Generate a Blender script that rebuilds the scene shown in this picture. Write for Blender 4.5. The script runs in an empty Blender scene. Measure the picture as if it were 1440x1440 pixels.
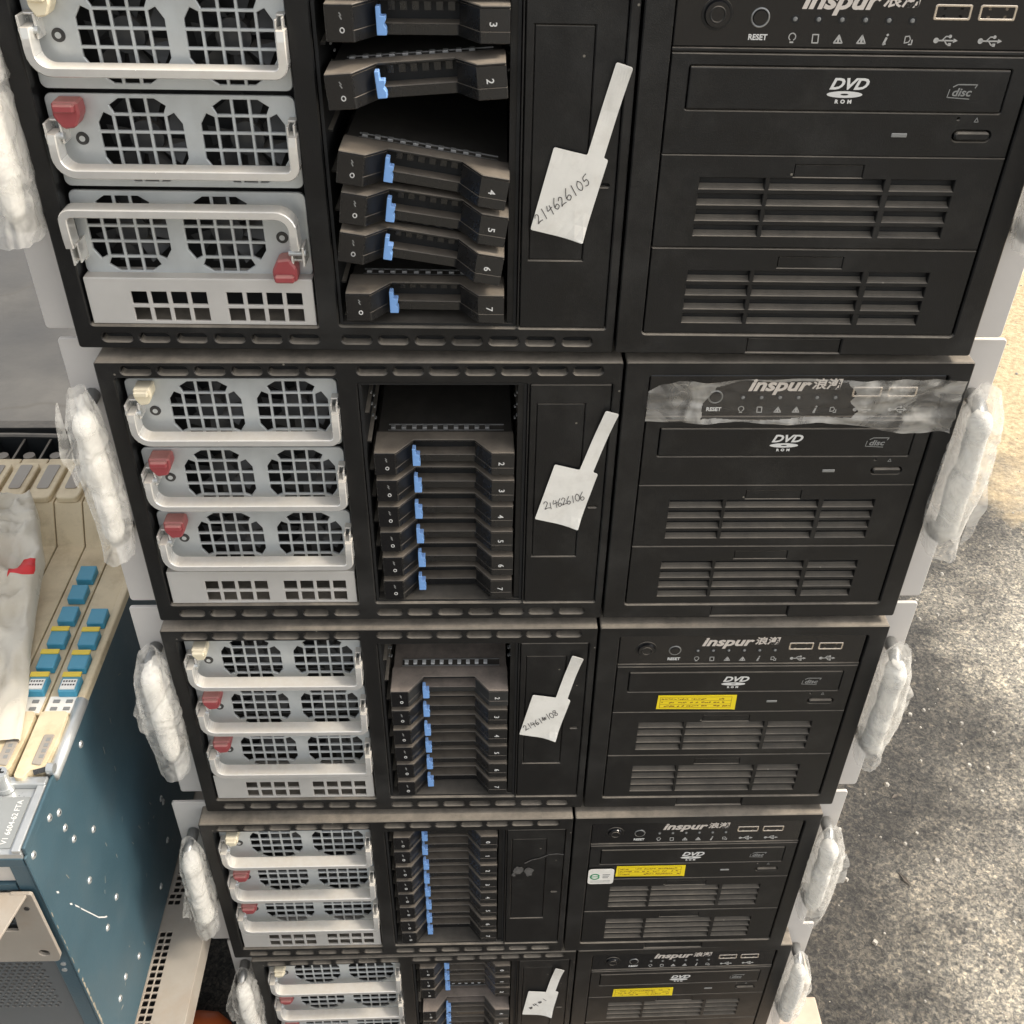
import bpy, bmesh, math, random
from mathutils import Vector, Matrix, noise
from mathutils.geometry import delaunay_2d_cdt

random.seed(7)
scene = bpy.context.scene
COL = scene.collection
R = math.radians

# ------------------------------------------------------------------ camera
cam_d = bpy.data.cameras.new('camera')
cam = bpy.data.objects.new('camera', cam_d)
COL.objects.link(cam)
cam_d.sensor_width = 36.0
cam_d.lens = 36.0 * 1466.55 / 1440.0
cam_d.shift_y = -(720.0 - 701.73) / 1440.0
cam_d.clip_start = 0.02
cam_d.clip_end = 300.0


def cam_rot(rx, rz, ry):
    return (Matrix.Rotation(rz, 3, 'Z') @ Matrix.Rotation(rx, 3, 'X') @ Matrix.Rotation(ry, 3, 'Z'))


M4 = cam_rot(0.9172285, -0.03744565, 0.01936774).to_4x4()
M4.translation = Vector((-0.0295707, -0.4522884, 0.4369816))
cam.matrix_world = M4
scene.camera = cam

# ------------------------------------------------------------------ world, sun, exposure
SUN_EL, SUN_AZ = 50.0, 90.0       # azimuth clockwise from +Y: the light comes from the right
world = bpy.data.worlds.new('World')
scene.world = world
world.use_nodes = True
wn, wl = world.node_tree.nodes, world.node_tree.links
wn.clear()
sky = wn.new('ShaderNodeTexSky')
sky.sky_type = 'NISHITA'
sky.sun_disc = False
sky.sun_elevation = R(SUN_EL)
sky.sun_rotation = R(SUN_AZ)
sky.dust_density = 3.0
sky.air_density = 1.0
bg = wn.new('ShaderNodeBackground')
bg.inputs['Strength'].default_value = 0.115
wo = wn.new('ShaderNodeOutputWorld')
hs_ = wn.new('ShaderNodeHueSaturation')         # a hazy white sky
hs_.inputs['Saturation'].default_value = 0.3
wl.new(sky.outputs['Color'], hs_.inputs['Color'])
wb_ = wn.new('ShaderNodeMix')
wb_.data_type = 'RGBA'
wb_.blend_type = 'MULTIPLY'
wb_.inputs['Factor'].default_value = 1.0
wb_.inputs['B'].default_value = (1.0, 0.985, 0.955, 1)
wl.new(hs_.outputs['Color'], wb_.inputs['A'])
wl.new(wb_.outputs['Result'], bg.inputs['Color'])
wl.new(bg.outputs['Background'], wo.inputs['Surface'])

sun_d = bpy.data.lights.new('sun', 'SUN')
sun_d.energy = 1.5
sun_d.angle = R(12)
sun_d.color = (1.0, 0.91, 0.78)
sun = bpy.data.objects.new('sun', sun_d)
COL.objects.link(sun)
dvec = Vector((math.sin(R(SUN_AZ)) * math.cos(R(SUN_EL)), math.cos(R(SUN_AZ)) * math.cos(R(SUN_EL)), math.sin(R(SUN_EL))))
sun.rotation_euler = dvec.to_track_quat('Z', 'Y').to_euler()
sun.location = dvec * 5

scene.view_settings.view_transform = 'Standard'
scene.view_settings.look = 'None'
scene.view_settings.gamma = 1.0
scene.view_settings.exposure = 1.5
scene.view_settings.use_curve_mapping = False
scene.render.engine = 'CYCLES'


# ------------------------------------------------------------------ materials
def mat(name, base, rough=0.5, metal=0.0, vary=0.12, vscale=40.0, dust=0.0, dust_col=(0.36, 0.31, 0.245),
        bump=0.0, bscale=400.0, spec=0.5, rvar=0.1, stain=None, stain_amt=0.0, stain_scale=9.0, specks=0.0):
    m = bpy.data.materials.new(name)
    m.use_nodes = True
    nt = m.node_tree
    n, l = nt.nodes, nt.links
    b = n['Principled BSDF']
    b.inputs['Roughness'].default_value = rough
    b.inputs['Metallic'].default_value = metal
    b.inputs['Specular IOR Level'].default_value = spec
    tc = n.new('ShaderNodeTexCoord')
    nz = n.new('ShaderNodeTexNoise')
    nz.inputs['Scale'].default_value = vscale
    nz.inputs['Detail'].default_value = 6.0
    nz.inputs['Roughness'].default_value = 0.65
    l.new(tc.outputs['Object'], nz.inputs['Vector'])
    mr = n.new('ShaderNodeMapRange')
    mr.inputs['From Min'].default_value = 0.25
    mr.inputs['From Max'].default_value = 0.75
    mr.inputs['To Min'].default_value = 1.0 - vary
    mr.inputs['To Max'].default_value = 1.0 + vary
    l.new(nz.outputs['Fac'], mr.inputs['Value'])
    mul = n.new('ShaderNodeVectorMath')
    mul.operation = 'SCALE'
    mul.inputs[0].default_value = base
    l.new(mr.outputs['Result'], mul.inputs['Scale'])
    col = mul.outputs['Vector']
    if stain is not None:
        ns = n.new('ShaderNodeTexNoise')
        ns.inputs['Scale'].default_value = stain_scale
        ns.inputs['Detail'].default_value = 8.0
        ns.inputs['Roughness'].default_value = 0.7
        l.new(tc.outputs['Object'], ns.inputs['Vector'])
        rs = n.new('ShaderNodeMapRange')
        rs.inputs['From Min'].default_value = 0.48
        rs.inputs['From Max'].default_value = 0.72
        rs.inputs['To Max'].default_value = stain_amt
        l.new(ns.outputs['Fac'], rs.inputs['Value'])
        mx = n.new('ShaderNodeMix')
        mx.data_type = 'RGBA'
        l.new(rs.outputs['Result'], mx.inputs['Factor'])
        l.new(col, mx.inputs['A'])
        mx.inputs['B'].default_value = (*stain, 1)
        col = mx.outputs['Result']
    if specks > 0:
        # lint and grit: tiny pale points, each in its own cell
        vo = n.new('ShaderNodeTexVoronoi')
        vo.inputs['Scale'].default_value = 95.0
        l.new(tc.outputs['Object'], vo.inputs['Vector'])
        lt = n.new('ShaderNodeMath')
        lt.operation = 'LESS_THAN'
        lt.inputs[1].default_value = 0.055
        l.new(vo.outputs['Distance'], lt.inputs[0])
        sc = n.new('ShaderNodeSeparateColor')
        l.new(vo.outputs['Color'], sc.inputs['Color'])
        gt = n.new('ShaderNodeMath')
        gt.operation = 'GREATER_THAN'
        gt.inputs[1].default_value = 1.0 - specks
        l.new(sc.outputs['Red'], gt.inputs[0])
        an = n.new('ShaderNodeMath')
        an.operation = 'MULTIPLY'
        l.new(lt.outputs['Value'], an.inputs[0])
        l.new(gt.outputs['Value'], an.inputs[1])
        ms = n.new('ShaderNodeMix')
        ms.data_type = 'RGBA'
        l.new(an.outputs['Value'], ms.inputs['Factor'])
        l.new(col, ms.inputs['A'])
        ms.inputs['B'].default_value = (0.16, 0.145, 0.12, 1)
        col = ms.outputs['Result']
    rr = n.new('ShaderNodeMapRange')
    rr.inputs['From Min'].default_value = 0.3
    rr.inputs['From Max'].default_value = 0.7
    rr.inputs['To Min'].default_value = max(0.05, rough - rvar)
    rr.inputs['To Max'].default_value = min(1.0, rough + rvar)
    l.new(nz.outputs['Fac'], rr.inputs['Value'])
    rough_out = rr.outputs['Result']
    if dust > 0:
        # settled dust lies on the faces that look upwards
        ge = n.new('ShaderNodeNewGeometry')
        sx = n.new('ShaderNodeSeparateXYZ')
        l.new(ge.outputs['Normal'], sx.inputs['Vector'])
        n2 = n.new('ShaderNodeTexNoise')
        n2.inputs['Scale'].default_value = 55.0
        n2.inputs['Detail'].default_value = 9.0
        n2.inputs['Roughness'].default_value = 0.75
        l.new(tc.outputs['Object'], n2.inputs['Vector'])
        r1 = n.new('ShaderNodeMapRange')
        r1.inputs['From Min'].default_value = 0.25
        r1.inputs['From Max'].default_value = 0.9
        l.new(sx.outputs['Z'], r1.inputs['Value'])
        r2 = n.new('ShaderNodeMapRange')
        r2.inputs['From Min'].default_value = 0.3
        r2.inputs['From Max'].default_value = 0.65
        r2.inputs['To Min'].default_value = 0.45 * dust
        r2.inputs['To Max'].default_value = dust
        l.new(n2.outputs['Fac'], r2.inputs['Value'])
        mm = n.new('ShaderNodeMath')
        mm.operation = 'MULTIPLY'
        l.new(r1.outputs['Result'], mm.inputs[0])
        l.new(r2.outputs['Result'], mm.inputs[1])
        m2 = n.new('ShaderNodeMix')
        m2.data_type = 'RGBA'
        l.new(mm.outputs['Value'], m2.inputs['Factor'])
        l.new(col, m2.inputs['A'])
        m2.inputs['B'].default_value = (*dust_col, 1)
        col = m2.outputs['Result']
        m3 = n.new('ShaderNodeMix')
        m3.data_type = 'FLOAT'
        l.new(mm.outputs['Value'], m3.inputs['Factor'])
        l.new(rough_out, m3.inputs['A'])
        m3.inputs['B'].default_value = 0.9
        rough_out = m3.outputs['Result']
        if metal > 0:
            m4 = n.new('ShaderNodeMix')
            m4.data_type = 'FLOAT'
            l.new(mm.outputs['Value'], m4.inputs['Factor'])
            m4.inputs['A'].default_value = metal
            m4.inputs['B'].default_value = 0.0
            l.new(m4.outputs['Result'], b.inputs['Metallic'])
    l.new(col, b.inputs['Base Color'])
    l.new(rough_out, b.inputs['Roughness'])
    if bump > 0:
        nb = n.new('ShaderNodeTexNoise')
        nb.inputs['Scale'].default_value = bscale
        nb.inputs['Detail'].default_value = 3.0
        l.new(tc.outputs['Object'], nb.inputs['Vector'])
        bp = n.new('ShaderNodeBump')
        bp.inputs['Strength'].default_value = bump
        bp.inputs['Distance'].default_value = 0.001
        l.new(nb.outputs['Fac'], bp.inputs['Height'])
        l.new(bp.outputs['Normal'], b.inputs['Normal'])
    return m


def film_mat(name, col, trans, rough, bump=0.6, bscale=90.0, tmin=None):
    """thin clear or milky plastic"""
    m = bpy.data.materials.new(name)
    m.use_nodes = True
    nt = m.node_tree
    n, l = nt.nodes, nt.links
    b = n['Principled BSDF']
    out = n['Material Output']
    b.inputs['Base Color'].default_value = (*col, 1)
    b.inputs['Roughness'].default_value = rough
    b.inputs['Specular IOR Level'].default_value = 0.8
    tc = n.new('ShaderNodeTexCoord')
    nb = n.new('ShaderNodeTexNoise')
    nb.inputs['Scale'].default_value = bscale
    nb.inputs['Detail'].default_value = 3.0
    nb.inputs['Distortion'].default_value = 1.5
    l.new(tc.outputs['Object'], nb.inputs['Vector'])
    bp = n.new('ShaderNodeBump')
    bp.inputs['Strength'].default_value = bump
    bp.inputs['Distance'].default_value = 0.002
    l.new(nb.outputs['Fac'], bp.inputs['Height'])
    l.new(bp.outputs['Normal'], b.inputs['Normal'])
    tr = n.new('ShaderNodeBsdfTransparent')
    tl = n.new('ShaderNodeBsdfTranslucent')
    tl.inputs['Color'].default_value = (*col, 1)
    m1 = n.new('ShaderNodeMixShader')
    m1.inputs['Fac'].default_value = 0.35
    l.new(b.outputs['BSDF'], m1.inputs[1])
    l.new(tl.outputs['BSDF'], m1.inputs[2])
    m2 = n.new('ShaderNodeMixShader')
    mr = n.new('ShaderNodeMapRange')
    mr.inputs['From Min'].default_value = 0.35
    mr.inputs['From Max'].default_value = 0.65
    mr.inputs['To Min'].default_value = trans if tmin is None else tmin
    mr.inputs['To Max'].default_value = trans
    l.new(nb.outputs['Fac'], mr.inputs['Value'])
    l.new(mr.outputs['Result'], m2.inputs['Fac'])
    l.new(m1.outputs['Shader'], m2.inputs[1])
    l.new(tr.outputs['BSDF'], m2.inputs[2])
    l.new(m2.outputs['Shader'], out.inputs['Surface'])
    return m


M = {}
M['bezel'] = mat('black_bezel_plastic', (0.0072, 0.0072, 0.0074), 0.40, vary=0.2, dust=0.8, bump=0.12, bscale=1500, rvar=0.07, spec=0.36, stain=(0.040, 0.039, 0.037), stain_amt=0.6, stain_scale=13, specks=0.22)
M['panel'] = mat('black_panel_plastic', (0.0066, 0.0066, 0.0068), 0.40, vary=0.2, dust=0.6, bump=0.12, bscale=1500, rvar=0.07, spec=0.36, stain=(0.036, 0.035, 0.033), stain_amt=0.55, stain_scale=17, specks=0.22)
M['dark'] = mat('dark_interior', (0.006, 0.006, 0.006), 0.7, dust=0.25)
M['gloss'] = mat('glossy_black', (0.006, 0.006, 0.007), 0.16, rvar=0.04)
M['tray'] = mat('drive_tray_plastic', (0.0085, 0.0085, 0.0088), 0.28, spec=0.6, dust=0.95, dust_col=(0.20, 0.165, 0.125), bump=0.1, bscale=1500, specks=0.2)
M['tray_body'] = mat('drive_tray_body', (0.010, 0.010, 0.0095), 0.55, dust=0.16, specks=0.3)
M['fan'] = mat('fan_plastic', (0.035, 0.036, 0.037), 0.4, dust=0.3)
M['tin'] = mat('dull_tin', (0.34, 0.33, 0.31), 0.45, metal=0.3)
M['tray_dusty'] = mat('dusty_drive_body', (0.02, 0.02, 0.019), 0.6, dust=1.0, dust_col=(0.30, 0.245, 0.20))
M['blue'] = mat('light_blue_plastic', (0.20, 0.39, 0.74), 0.4, vary=0.06, dust=0.2)
M['galv'] = mat('galvanised_steel', (0.56, 0.585, 0.585), 0.38, metal=0.45, vary=0.10, vscale=70, dust=0.35, stain=(0.42, 0.42, 0.40), stain_amt=0.35)
M['handle'] = mat('nickel_handle', (0.78, 0.765, 0.73), 0.22, metal=0.55, vary=0.08, dust=0.75, dust_col=(0.52, 0.46, 0.37), stain=(0.42, 0.37, 0.30), stain_amt=0.2, stain_scale=35)
M['plate'] = mat('beige_grey_plate', (0.58, 0.56, 0.525), 0.42, metal=0.25, vary=0.06, dust=0.6, dust_col=(0.50, 0.44, 0.36))
M['red'] = mat('red_plastic', (0.34, 0.065, 0.07), 0.38, vary=0.12, dust=0.75, dust_col=(0.55, 0.30, 0.25))
M['cream'] = mat('cream_plastic', (0.78, 0.69, 0.50), 0.4, vary=0.1, dust=0.4)
M['screw'] = mat('dark_screw', (0.07, 0.07, 0.07), 0.3, metal=0.7)
M['white'] = mat('white_print', (0.66, 0.65, 0.62), 0.5, vary=0.05)
M['grey'] = mat('grey_print', (0.22, 0.22, 0.21), 0.5, vary=0.05)
M['icon'] = mat('pale_icon', (0.42, 0.41, 0.385), 0.5, vary=0.05)
M['logo'] = mat('silver_logo', (0.66, 0.60, 0.54), 0.35, metal=0.2, vary=0.08)
M['usb'] = mat('usb_metal', (0.65, 0.57, 0.47), 0.25, metal=0.75)
M['paper'] = mat('paper_tag', (0.80, 0.77, 0.70), 0.75, vary=0.06, stain=(0.50, 0.45, 0.38), stain_amt=0.4, stain_scale=60)
M['ink'] = mat('ink', (0.035, 0.028, 0.028), 0.6)
M['yellow'] = mat('yellow_sticker', (0.86, 0.66, 0.010), 0.42, vary=0.05)
M['yink'] = mat('brown_print', (0.26, 0.13, 0.01), 0.6)
M['green'] = mat('green_print', (0.03, 0.30, 0.12), 0.6)
M['ear'] = mat('grey_painted_steel', (0.56, 0.53, 0.495), 0.45, vary=0.04, dust=0.5, dust_col=(0.55, 0.49, 0.42))
M['chassis'] = mat('chassis_steel', (0.46, 0.44, 0.41), 0.45, metal=0.3, vary=0.1, vscale=20, dust=0.85, dust_col=(0.40, 0.33, 0.26))
M['grip'] = mat('grip_steel', (0.30, 0.30, 0.29), 0.35, metal=0.6)
M['wrap'] = film_mat('milky_wrap', (0.84, 0.82, 0.77), 0.78, 0.07, 0.5, 70.0, 0.50)
M['foam'] = mat('white_foam', (0.66, 0.64, 0.59), 0.7, vary=0.08, vscale=90, bump=0.8, bscale=260)
M['film'] = film_mat('clear_film', (0.72, 0.66, 0.57), 0.95, 0.12, 0.3, 30.0, 0.90)
M['film_loose'] = film_mat('loose_film', (0.90, 0.86, 0.78), 0.88, 0.13, 0.9, 40.0, 0.42)
M['slot'] = mat('slot_floor', (0.016, 0.016, 0.015), 0.6, dust=1.0, dust_col=(0.15, 0.128, 0.10))
# telecom rack
M['card'] = mat('cream_card', (0.69, 0.58, 0.39), 0.55, vary=0.12, vscale=30, dust=0.5, dust_col=(0.56, 0.44, 0.28), stain=(0.30, 0.22, 0.12), stain_amt=0.75, stain_scale=34)
M['teal'] = mat('teal_paint', (0.044, 0.088, 0.112), 0.40, vary=0.15, vscale=14, bump=0.1, bscale=700, stain=(0.12, 0.14, 0.14), stain_amt=0.22, stain_scale=18, specks=0.35)
M['latchblue'] = mat('blue_latch', (0.05, 0.28, 0.42), 0.4, vary=0.15, dust=0.35, dust_col=(0.20, 0.34, 0.38))
M['latchyellow'] = mat('yellow_latch', (0.72, 0.52, 0.05), 0.45)
M['rivet'] = mat('aluminium', (0.52, 0.53, 0.52), 0.35, metal=0.6)
M['meshblk'] = mat('black_mesh', (0.11, 0.12, 0.125), 0.45, metal=0.2, dust=0.4)
M['trayblk'] = mat('black_cable_tray', (0.02, 0.022, 0.023), 0.45, dust=0.7)
M['bag'] = mat('white_bag', (0.60, 0.55, 0.45), 0.34, vary=0.06, stain=(0.46, 0.38, 0.26), stain_amt=0.5, stain_scale=22, bump=0.5, bscale=60)
M['bagred'] = mat('red_bag_print', (0.62, 0.03, 0.03), 0.45)
M['beige'] = mat('dusty_beige_steel', (0.31, 0.275, 0.23), 0.6, vary=0.1, vscale=30, stain=(0.27, 0.20, 0.14), stain_amt=0.7, stain_scale=14)
M['orange'] = mat('orange_plastic', (0.62, 0.13, 0.03), 0.5)
M['wood'] = mat('pale_wood', (0.42, 0.34, 0.26), 0.75, vary=0.2, vscale=30)


# ------------------------------------------------------------------ mesh helpers (millimetres)
def curve_mesh(cu):
    ob = bpy.data.objects.new('tmp', cu)
    me = bpy.data.meshes.new_from_object(ob)
    bpy.data.objects.remove(ob)
    bpy.data.curves.remove(cu)
    return me


class MB:
    def __init__(self):
        self.bm = bmesh.new()
        self.mats = []
        self.cur = 0

    def use(self, key):
        if key not in self.mats:
            self.mats.append(key)
        self.cur = self.mats.index(key)
        return self

    def _fin(self, faces):
        for f in faces:
            f.material_index = self.cur

    def _bev(self, verts, bev, seg=2):
        edges = {e for v in verts for e in v.link_edges}
        r = bmesh.ops.bevel(self.bm, geom=list(edges), offset=bev, segments=seg, affect='EDGES', profile=0.5, clamp_overlap=True)
        self._fin(r['faces'])

    def box(self, x0, x1, y0, y1, z0, z1, bev=0, seg=2):
        vs = [self.bm.verts.new((x, y, z)) for z in (z0, z1) for y in (y0, y1) for x in (x0, x1)]
        fs = [self.bm.faces.new([vs[i] for i in q]) for q in ((0, 2, 3, 1), (4, 5, 7, 6), (0, 1, 5, 4), (2, 6, 7, 3), (0, 4, 6, 2), (1, 3, 7, 5))]
        self._fin(fs)
        if bev:
            self._bev(vs, bev, seg)
        return vs

    def prism(self, pts, axis, a, b, bev=0):
        def P(u, v, w):
            return {'z': (u, v, w), 'y': (u, w, v), 'x': (w, u, v)}[axis]
        A = [self.bm.verts.new(P(u, v, a)) for u, v in pts]
        B = [self.bm.verts.new(P(u, v, b)) for u, v in pts]
        n = len(pts)
        fs = [self.bm.faces.new(A), self.bm.faces.new(B[::-1])]
        for i in range(n):
            fs.append(self.bm.faces.new((A[i], B[i], B[(i + 1) % n], A[(i + 1) % n])))
        self._fin(fs)
        bmesh.ops.recalc_face_normals(self.bm, faces=fs)
        if bev:
            self._bev(A + B, bev, 1)

    def poly(self, pts3):
        f = self.bm.faces.new([self.bm.verts.new(p) for p in pts3])
        self._fin([f])

    def cyl(self, c, axis, r, h, n=20, r2=None):
        """disc or cone standing from c along axis (unit letter, sign by h)"""
        r2 = r if r2 is None else r2
        def P(u, v, w):
            return {'z': (c[0] + u, c[1] + v, c[2] + w), 'y': (c[0] + u, c[1] + w, c[2] + v), 'x': (c[0] + w, c[1] + u, c[2] + v)}[axis]
        A = [self.bm.verts.new(P(r * math.cos(i * 2 * math.pi / n), r * math.sin(i * 2 * math.pi / n), 0)) for i in range(n)]
        B = [self.bm.verts.new(P(r2 * math.cos(i * 2 * math.pi / n), r2 * math.sin(i * 2 * math.pi / n), h)) for i in range(n)]
        fs = [self.bm.faces.new(A), self.bm.faces.new(B[::-1])]
        for i in range(n):
            fs.append(self.bm.faces.new((A[i], B[i], B[(i + 1) % n], A[(i + 1) % n])))
        self._fin(fs)
        bmesh.ops.recalc_face_normals(self.bm, faces=fs)

    def ring(self, c, axis, r, t, n=28):
        """flat torus"""
        def P(u, v, w):
            return {'z': (c[0] + u, c[1] + v, c[2] + w), 'y': (c[0] + u, c[1] + w, c[2] + v), 'x': (c[0] + w, c[1] + u, c[2] + v)}[axis]
        k = 8
        V = [[self.bm.verts.new(P((r + t * math.cos(j * 2 * math.pi / k)) * math.cos(i * 2 * math.pi / n), (r + t * math.cos(j * 2 * math.pi / k)) * math.sin(i * 2 * math.pi / n), t * math.sin(j * 2 * math.pi / k))) for j in range(k)] for i in range(n)]
        fs = []
        for i in range(n):
            for j in range(k):
                fs.append(self.bm.faces.new((V[i][j], V[(i + 1) % n][j], V[(i + 1) % n][(j + 1) % k], V[i][(j + 1) % k])))
        self._fin(fs)
        bmesh.ops.recalc_face_normals(self.bm, faces=fs)

    def tube(self, path, r, n=8, rz=None, closed=False):
        """round tube through 3-D points; r may be a list"""
        pts = [Vector(p) for p in path]
        rings = []
        up = Vector((0.13, 0.21, 0.97)).normalized()
        for i, p in enumerate(pts):
            a = pts[max(0, i - 1)]
            b = pts[min(len(pts) - 1, i + 1)]
            t = (b - a).normalized()
            u = t.cross(up)
            if u.length < 0.2:
                u = t.cross(Vector((1, 0, 0)))
            u.normalize()
            v = t.cross(u)
            rr = r[i] if isinstance(r, (list, tuple)) else r
            rings.append([self.bm.verts.new(p + u * rr * math.cos(k * 2 * math.pi / n) + v * rr * math.sin(k * 2 * math.pi / n)) for k in range(n)])
        fs = []
        for i in range(len(rings) - 1):
            for k in range(n):
                fs.append(self.bm.faces.new((rings[i][k], rings[i][(k + 1) % n], rings[i + 1][(k + 1) % n], rings[i + 1][k])))
        fs.append(self.bm.faces.new(rings[0][::-1]))
        fs.append(self.bm.faces.new(rings[-1]))
        self._fin(fs)
        bmesh.ops.recalc_face_normals(self.bm, faces=fs)

    def band(self, path, nrm, w, t):
        """flat strip: path in 3-D, width w along nrm, thickness t in the plane"""
        pts = [Vector(p) for p in path]
        nv = Vector(nrm)
        rings = []
        for i, p in enumerate(pts):
            a = pts[max(0, i - 1)]
            b = pts[min(len(pts) - 1, i + 1)]
            s = (b - a).normalized().cross(nv).normalized()
            c = 0.45
            prof = [(-w / 2 + c, -t / 2), (w / 2 - c, -t / 2), (w / 2, -t / 2 + c), (w / 2, t / 2 - c), (w / 2 - c, t / 2), (-w / 2 + c, t / 2), (-w / 2, t / 2 - c), (-w / 2, -t / 2 + c)]
            rings.append([self.bm.verts.new(p + nv * a2 + s * b2) for a2, b2 in prof])
        n = 8
        fs = []
        for i in range(len(rings) - 1):
            for k in range(n):
                fs.append(self.bm.faces.new((rings[i][k], rings[i][(k + 1) % n], rings[i + 1][(k + 1) % n], rings[i + 1][k])))
        fs.append(self.bm.faces.new(rings[0][::-1]))
        fs.append(self.bm.faces.new(rings[-1]))
        self._fin(fs)
        bmesh.ops.recalc_face_normals(self.bm, faces=fs)

    def _join(self, me, fn):
        ov, of = set(self.bm.verts), set(self.bm.faces)
        self.bm.from_mesh(me)
        for v in self.bm.verts:
            if v not in ov:
                v.co = fn(v.co)
        self._fin([f for f in self.bm.faces if f not in of])
        bpy.data.meshes.remove(me)

    def plate(self, outer, holes, y0, y1, bev=0.0):
        """plate in the x-z plane with holes, from y0 (front) to y1 (back)"""
        loops = []
        for k, pts in enumerate([outer] + list(holes)):
            ar = sum(pts[i][0] * pts[(i + 1) % len(pts)][1] - pts[(i + 1) % len(pts)][0] * pts[i][1] for i in range(len(pts)))
            pts = [Vector(q) for q in pts]
            if (ar > 0) != (k == 0):
                pts = pts[::-1]
            loops.append(pts)
        allp = [q for lp in loops for q in lp]
        idx, c = [], 0
        for lp in loops:
            idx.append(list(range(c, c + len(lp))))
            c += len(lp)
        edges = [(ix[i], ix[(i + 1) % len(ix)]) for ix in idx for i in range(len(ix))]
        cv, ce, cf, ov, oe, of = delaunay_2d_cdt(allp, edges, [], 0, 1e-5)
        # the outer loop runs counter-clockwise and the holes clockwise, so the solid is on the left
        def inset(lp, d):
            out = []
            n = len(lp)
            for i in range(n):
                a, p, b = lp[i - 1], lp[i], lp[(i + 1) % n]
                e1, e2 = (p - a).normalized(), (b - p).normalized()
                n1, n2 = Vector((-e1.y, e1.x)), Vector((-e2.y, e2.x))
                out.append(p + (n1 + n2) * (d / max(0.35, 1 + n1.dot(n2))))
            return out
        own = [k for k, lp in enumerate(loops) for _ in lp]

        def inside(p, lp):
            r = False
            for i in range(len(lp)):
                a, b = lp[i - 1], lp[i]
                if (a.y > p.y) != (b.y > p.y) and p.x < (b.x - a.x) * (p.y - a.y) / (b.y - a.y) + a.x:
                    r = not r
            return r
        new = self.bm.verts.new
        front = [new((q.x, y0, q.y)) for lp in loops for q in (inset(lp, bev) if bev else lp)]
        mid = [new((q.x, y0 + bev, q.y)) for q in allp] if bev else front
        back = [new((q.x, y1, q.y)) for q in allp]
        fs = []
        o2 = [ov[i][0] if ov[i] else None for i in range(len(cv))]
        for f in cf:
            t = [o2[i] for i in f]
            if None in t or len(set(t)) < 3:
                continue
            lk = {own[i] for i in t}
            if len(lk) == 1:
                k = lk.pop()
                m_ = (allp[t[0]] + allp[t[1]] + allp[t[2]]) / 3
                if inside(m_, loops[k]) == (k > 0):
                    continue
            try:
                fs.append(self.bm.faces.new([front[i] for i in t]))
                fs.append(self.bm.faces.new([back[i] for i in t[::-1]]))
            except ValueError:
                pass
        for a, b in edges:
            if bev:
                fs.append(self.bm.faces.new((front[a], mid[a], mid[b], front[b])))
            fs.append(self.bm.faces.new((mid[a], back[a], back[b], mid[b])))
        self._fin(fs)

    def text(self, body, x, z, size, y=0.0, align='CENTER', shear=0.0, rot=0.0, bold=0.0, sx=1.0, t=0.12, space=1.0):
        cu = bpy.data.curves.new('t', 'FONT')
        cu.body = body
        cu.size = size
        cu.align_x = align
        cu.align_y = 'CENTER'
        cu.shear = shear
        cu.offset = bold
        cu.extrude = t / 2
        cu.space_character = space
        cu.resolution_u = 3
        ca, sa = math.cos(rot), math.sin(rot)
        self._join(curve_mesh(cu), lambda c: Vector((x + (c.x * sx) * ca - c.y * sa, y - t / 2 - c.z, z + (c.x * sx) * sa + c.y * ca)))

    def stroke(self, pts, w, y=0.0, t=0.12):
        """flat pen stroke through 2-D points (x, z)"""
        for (x0, z0), (x1, z1) in zip(pts[:-1], pts[1:]):
            dx, dz = x1 - x0, z1 - z0
            L = math.hypot(dx, dz) or 1e-6
            nx, nz = -dz / L * w / 2, dx / L * w / 2
            ex, ez = dx / L * w * 0.3, dz / L * w * 0.3
            self.prism([(x0 - ex + nx, z0 - ez + nz), (x0 - ex - nx, z0 - ez - nz), (x1 + ex - nx, z1 + ez - nz), (x1 + ex + nx, z1 + ez + nz)], 'y', y - t, y)

    def mesh(self, name, smooth=False, scale=0.001):
        for v in self.bm.verts:
            v.co = v.co * scale
        me = bpy.data.meshes.new(name)
        self.bm.to_mesh(me)
        self.bm.free()
        for k in self.mats:
            me.materials.append(M[k])
        if smooth:
            for p in me.polygons:
                p.use_smooth = True
        return me

    def build(self, name, parent=None, loc=(0, 0, 0), smooth=False):
        return put(name, self.mesh(name, smooth), parent, loc)


def put(name, me, parent=None, loc=(0, 0, 0), rot=(0, 0, 0), label=None):
    o = bpy.data.objects.new(name, me)
    COL.objects.link(o)
    o.parent = parent
    o.location = [c * 0.001 for c in loc]
    o.rotation_euler = rot
    if label:
        o['label'] = label
    return o


def thing(name, label, cat, loc=(0, 0, 0), rz=0.0, group=None):
    o = bpy.data.objects.new(name, None)
    COL.objects.link(o)
    o.empty_display_size = 0.05
    o.location = [c * 0.001 for c in loc]
    o.rotation_euler = (0, 0, rz)
    tag(o, label, cat, group)
    return o


def tag(o, label=None, cat=None, group=None, kind=None):
    if label:
        o['label'] = label
    if cat:
        o['category'] = cat
    if group:
        o['group'] = group
    if kind:
        o['kind'] = kind
    return o


def rrect(x0, z0, x1, z1, r=1.0, n=4):
    pts = []
    for cx, cz, a0 in ((x1 - r, z1 - r, 0), (x0 + r, z1 - r, 90), (x0 + r, z0 + r, 180), (x1 - r, z0 + r, 270)):
        for i in range(n + 1):
            a = R(a0 + 90.0 * i / n)
            pts.append((cx + r * math.cos(a), cz + r * math.sin(a)))
    return pts


def rect(x0, z0, x1, z1):
    return [(x0, z0), (x1, z0), (x1, z1), (x0, z1)]


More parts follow.
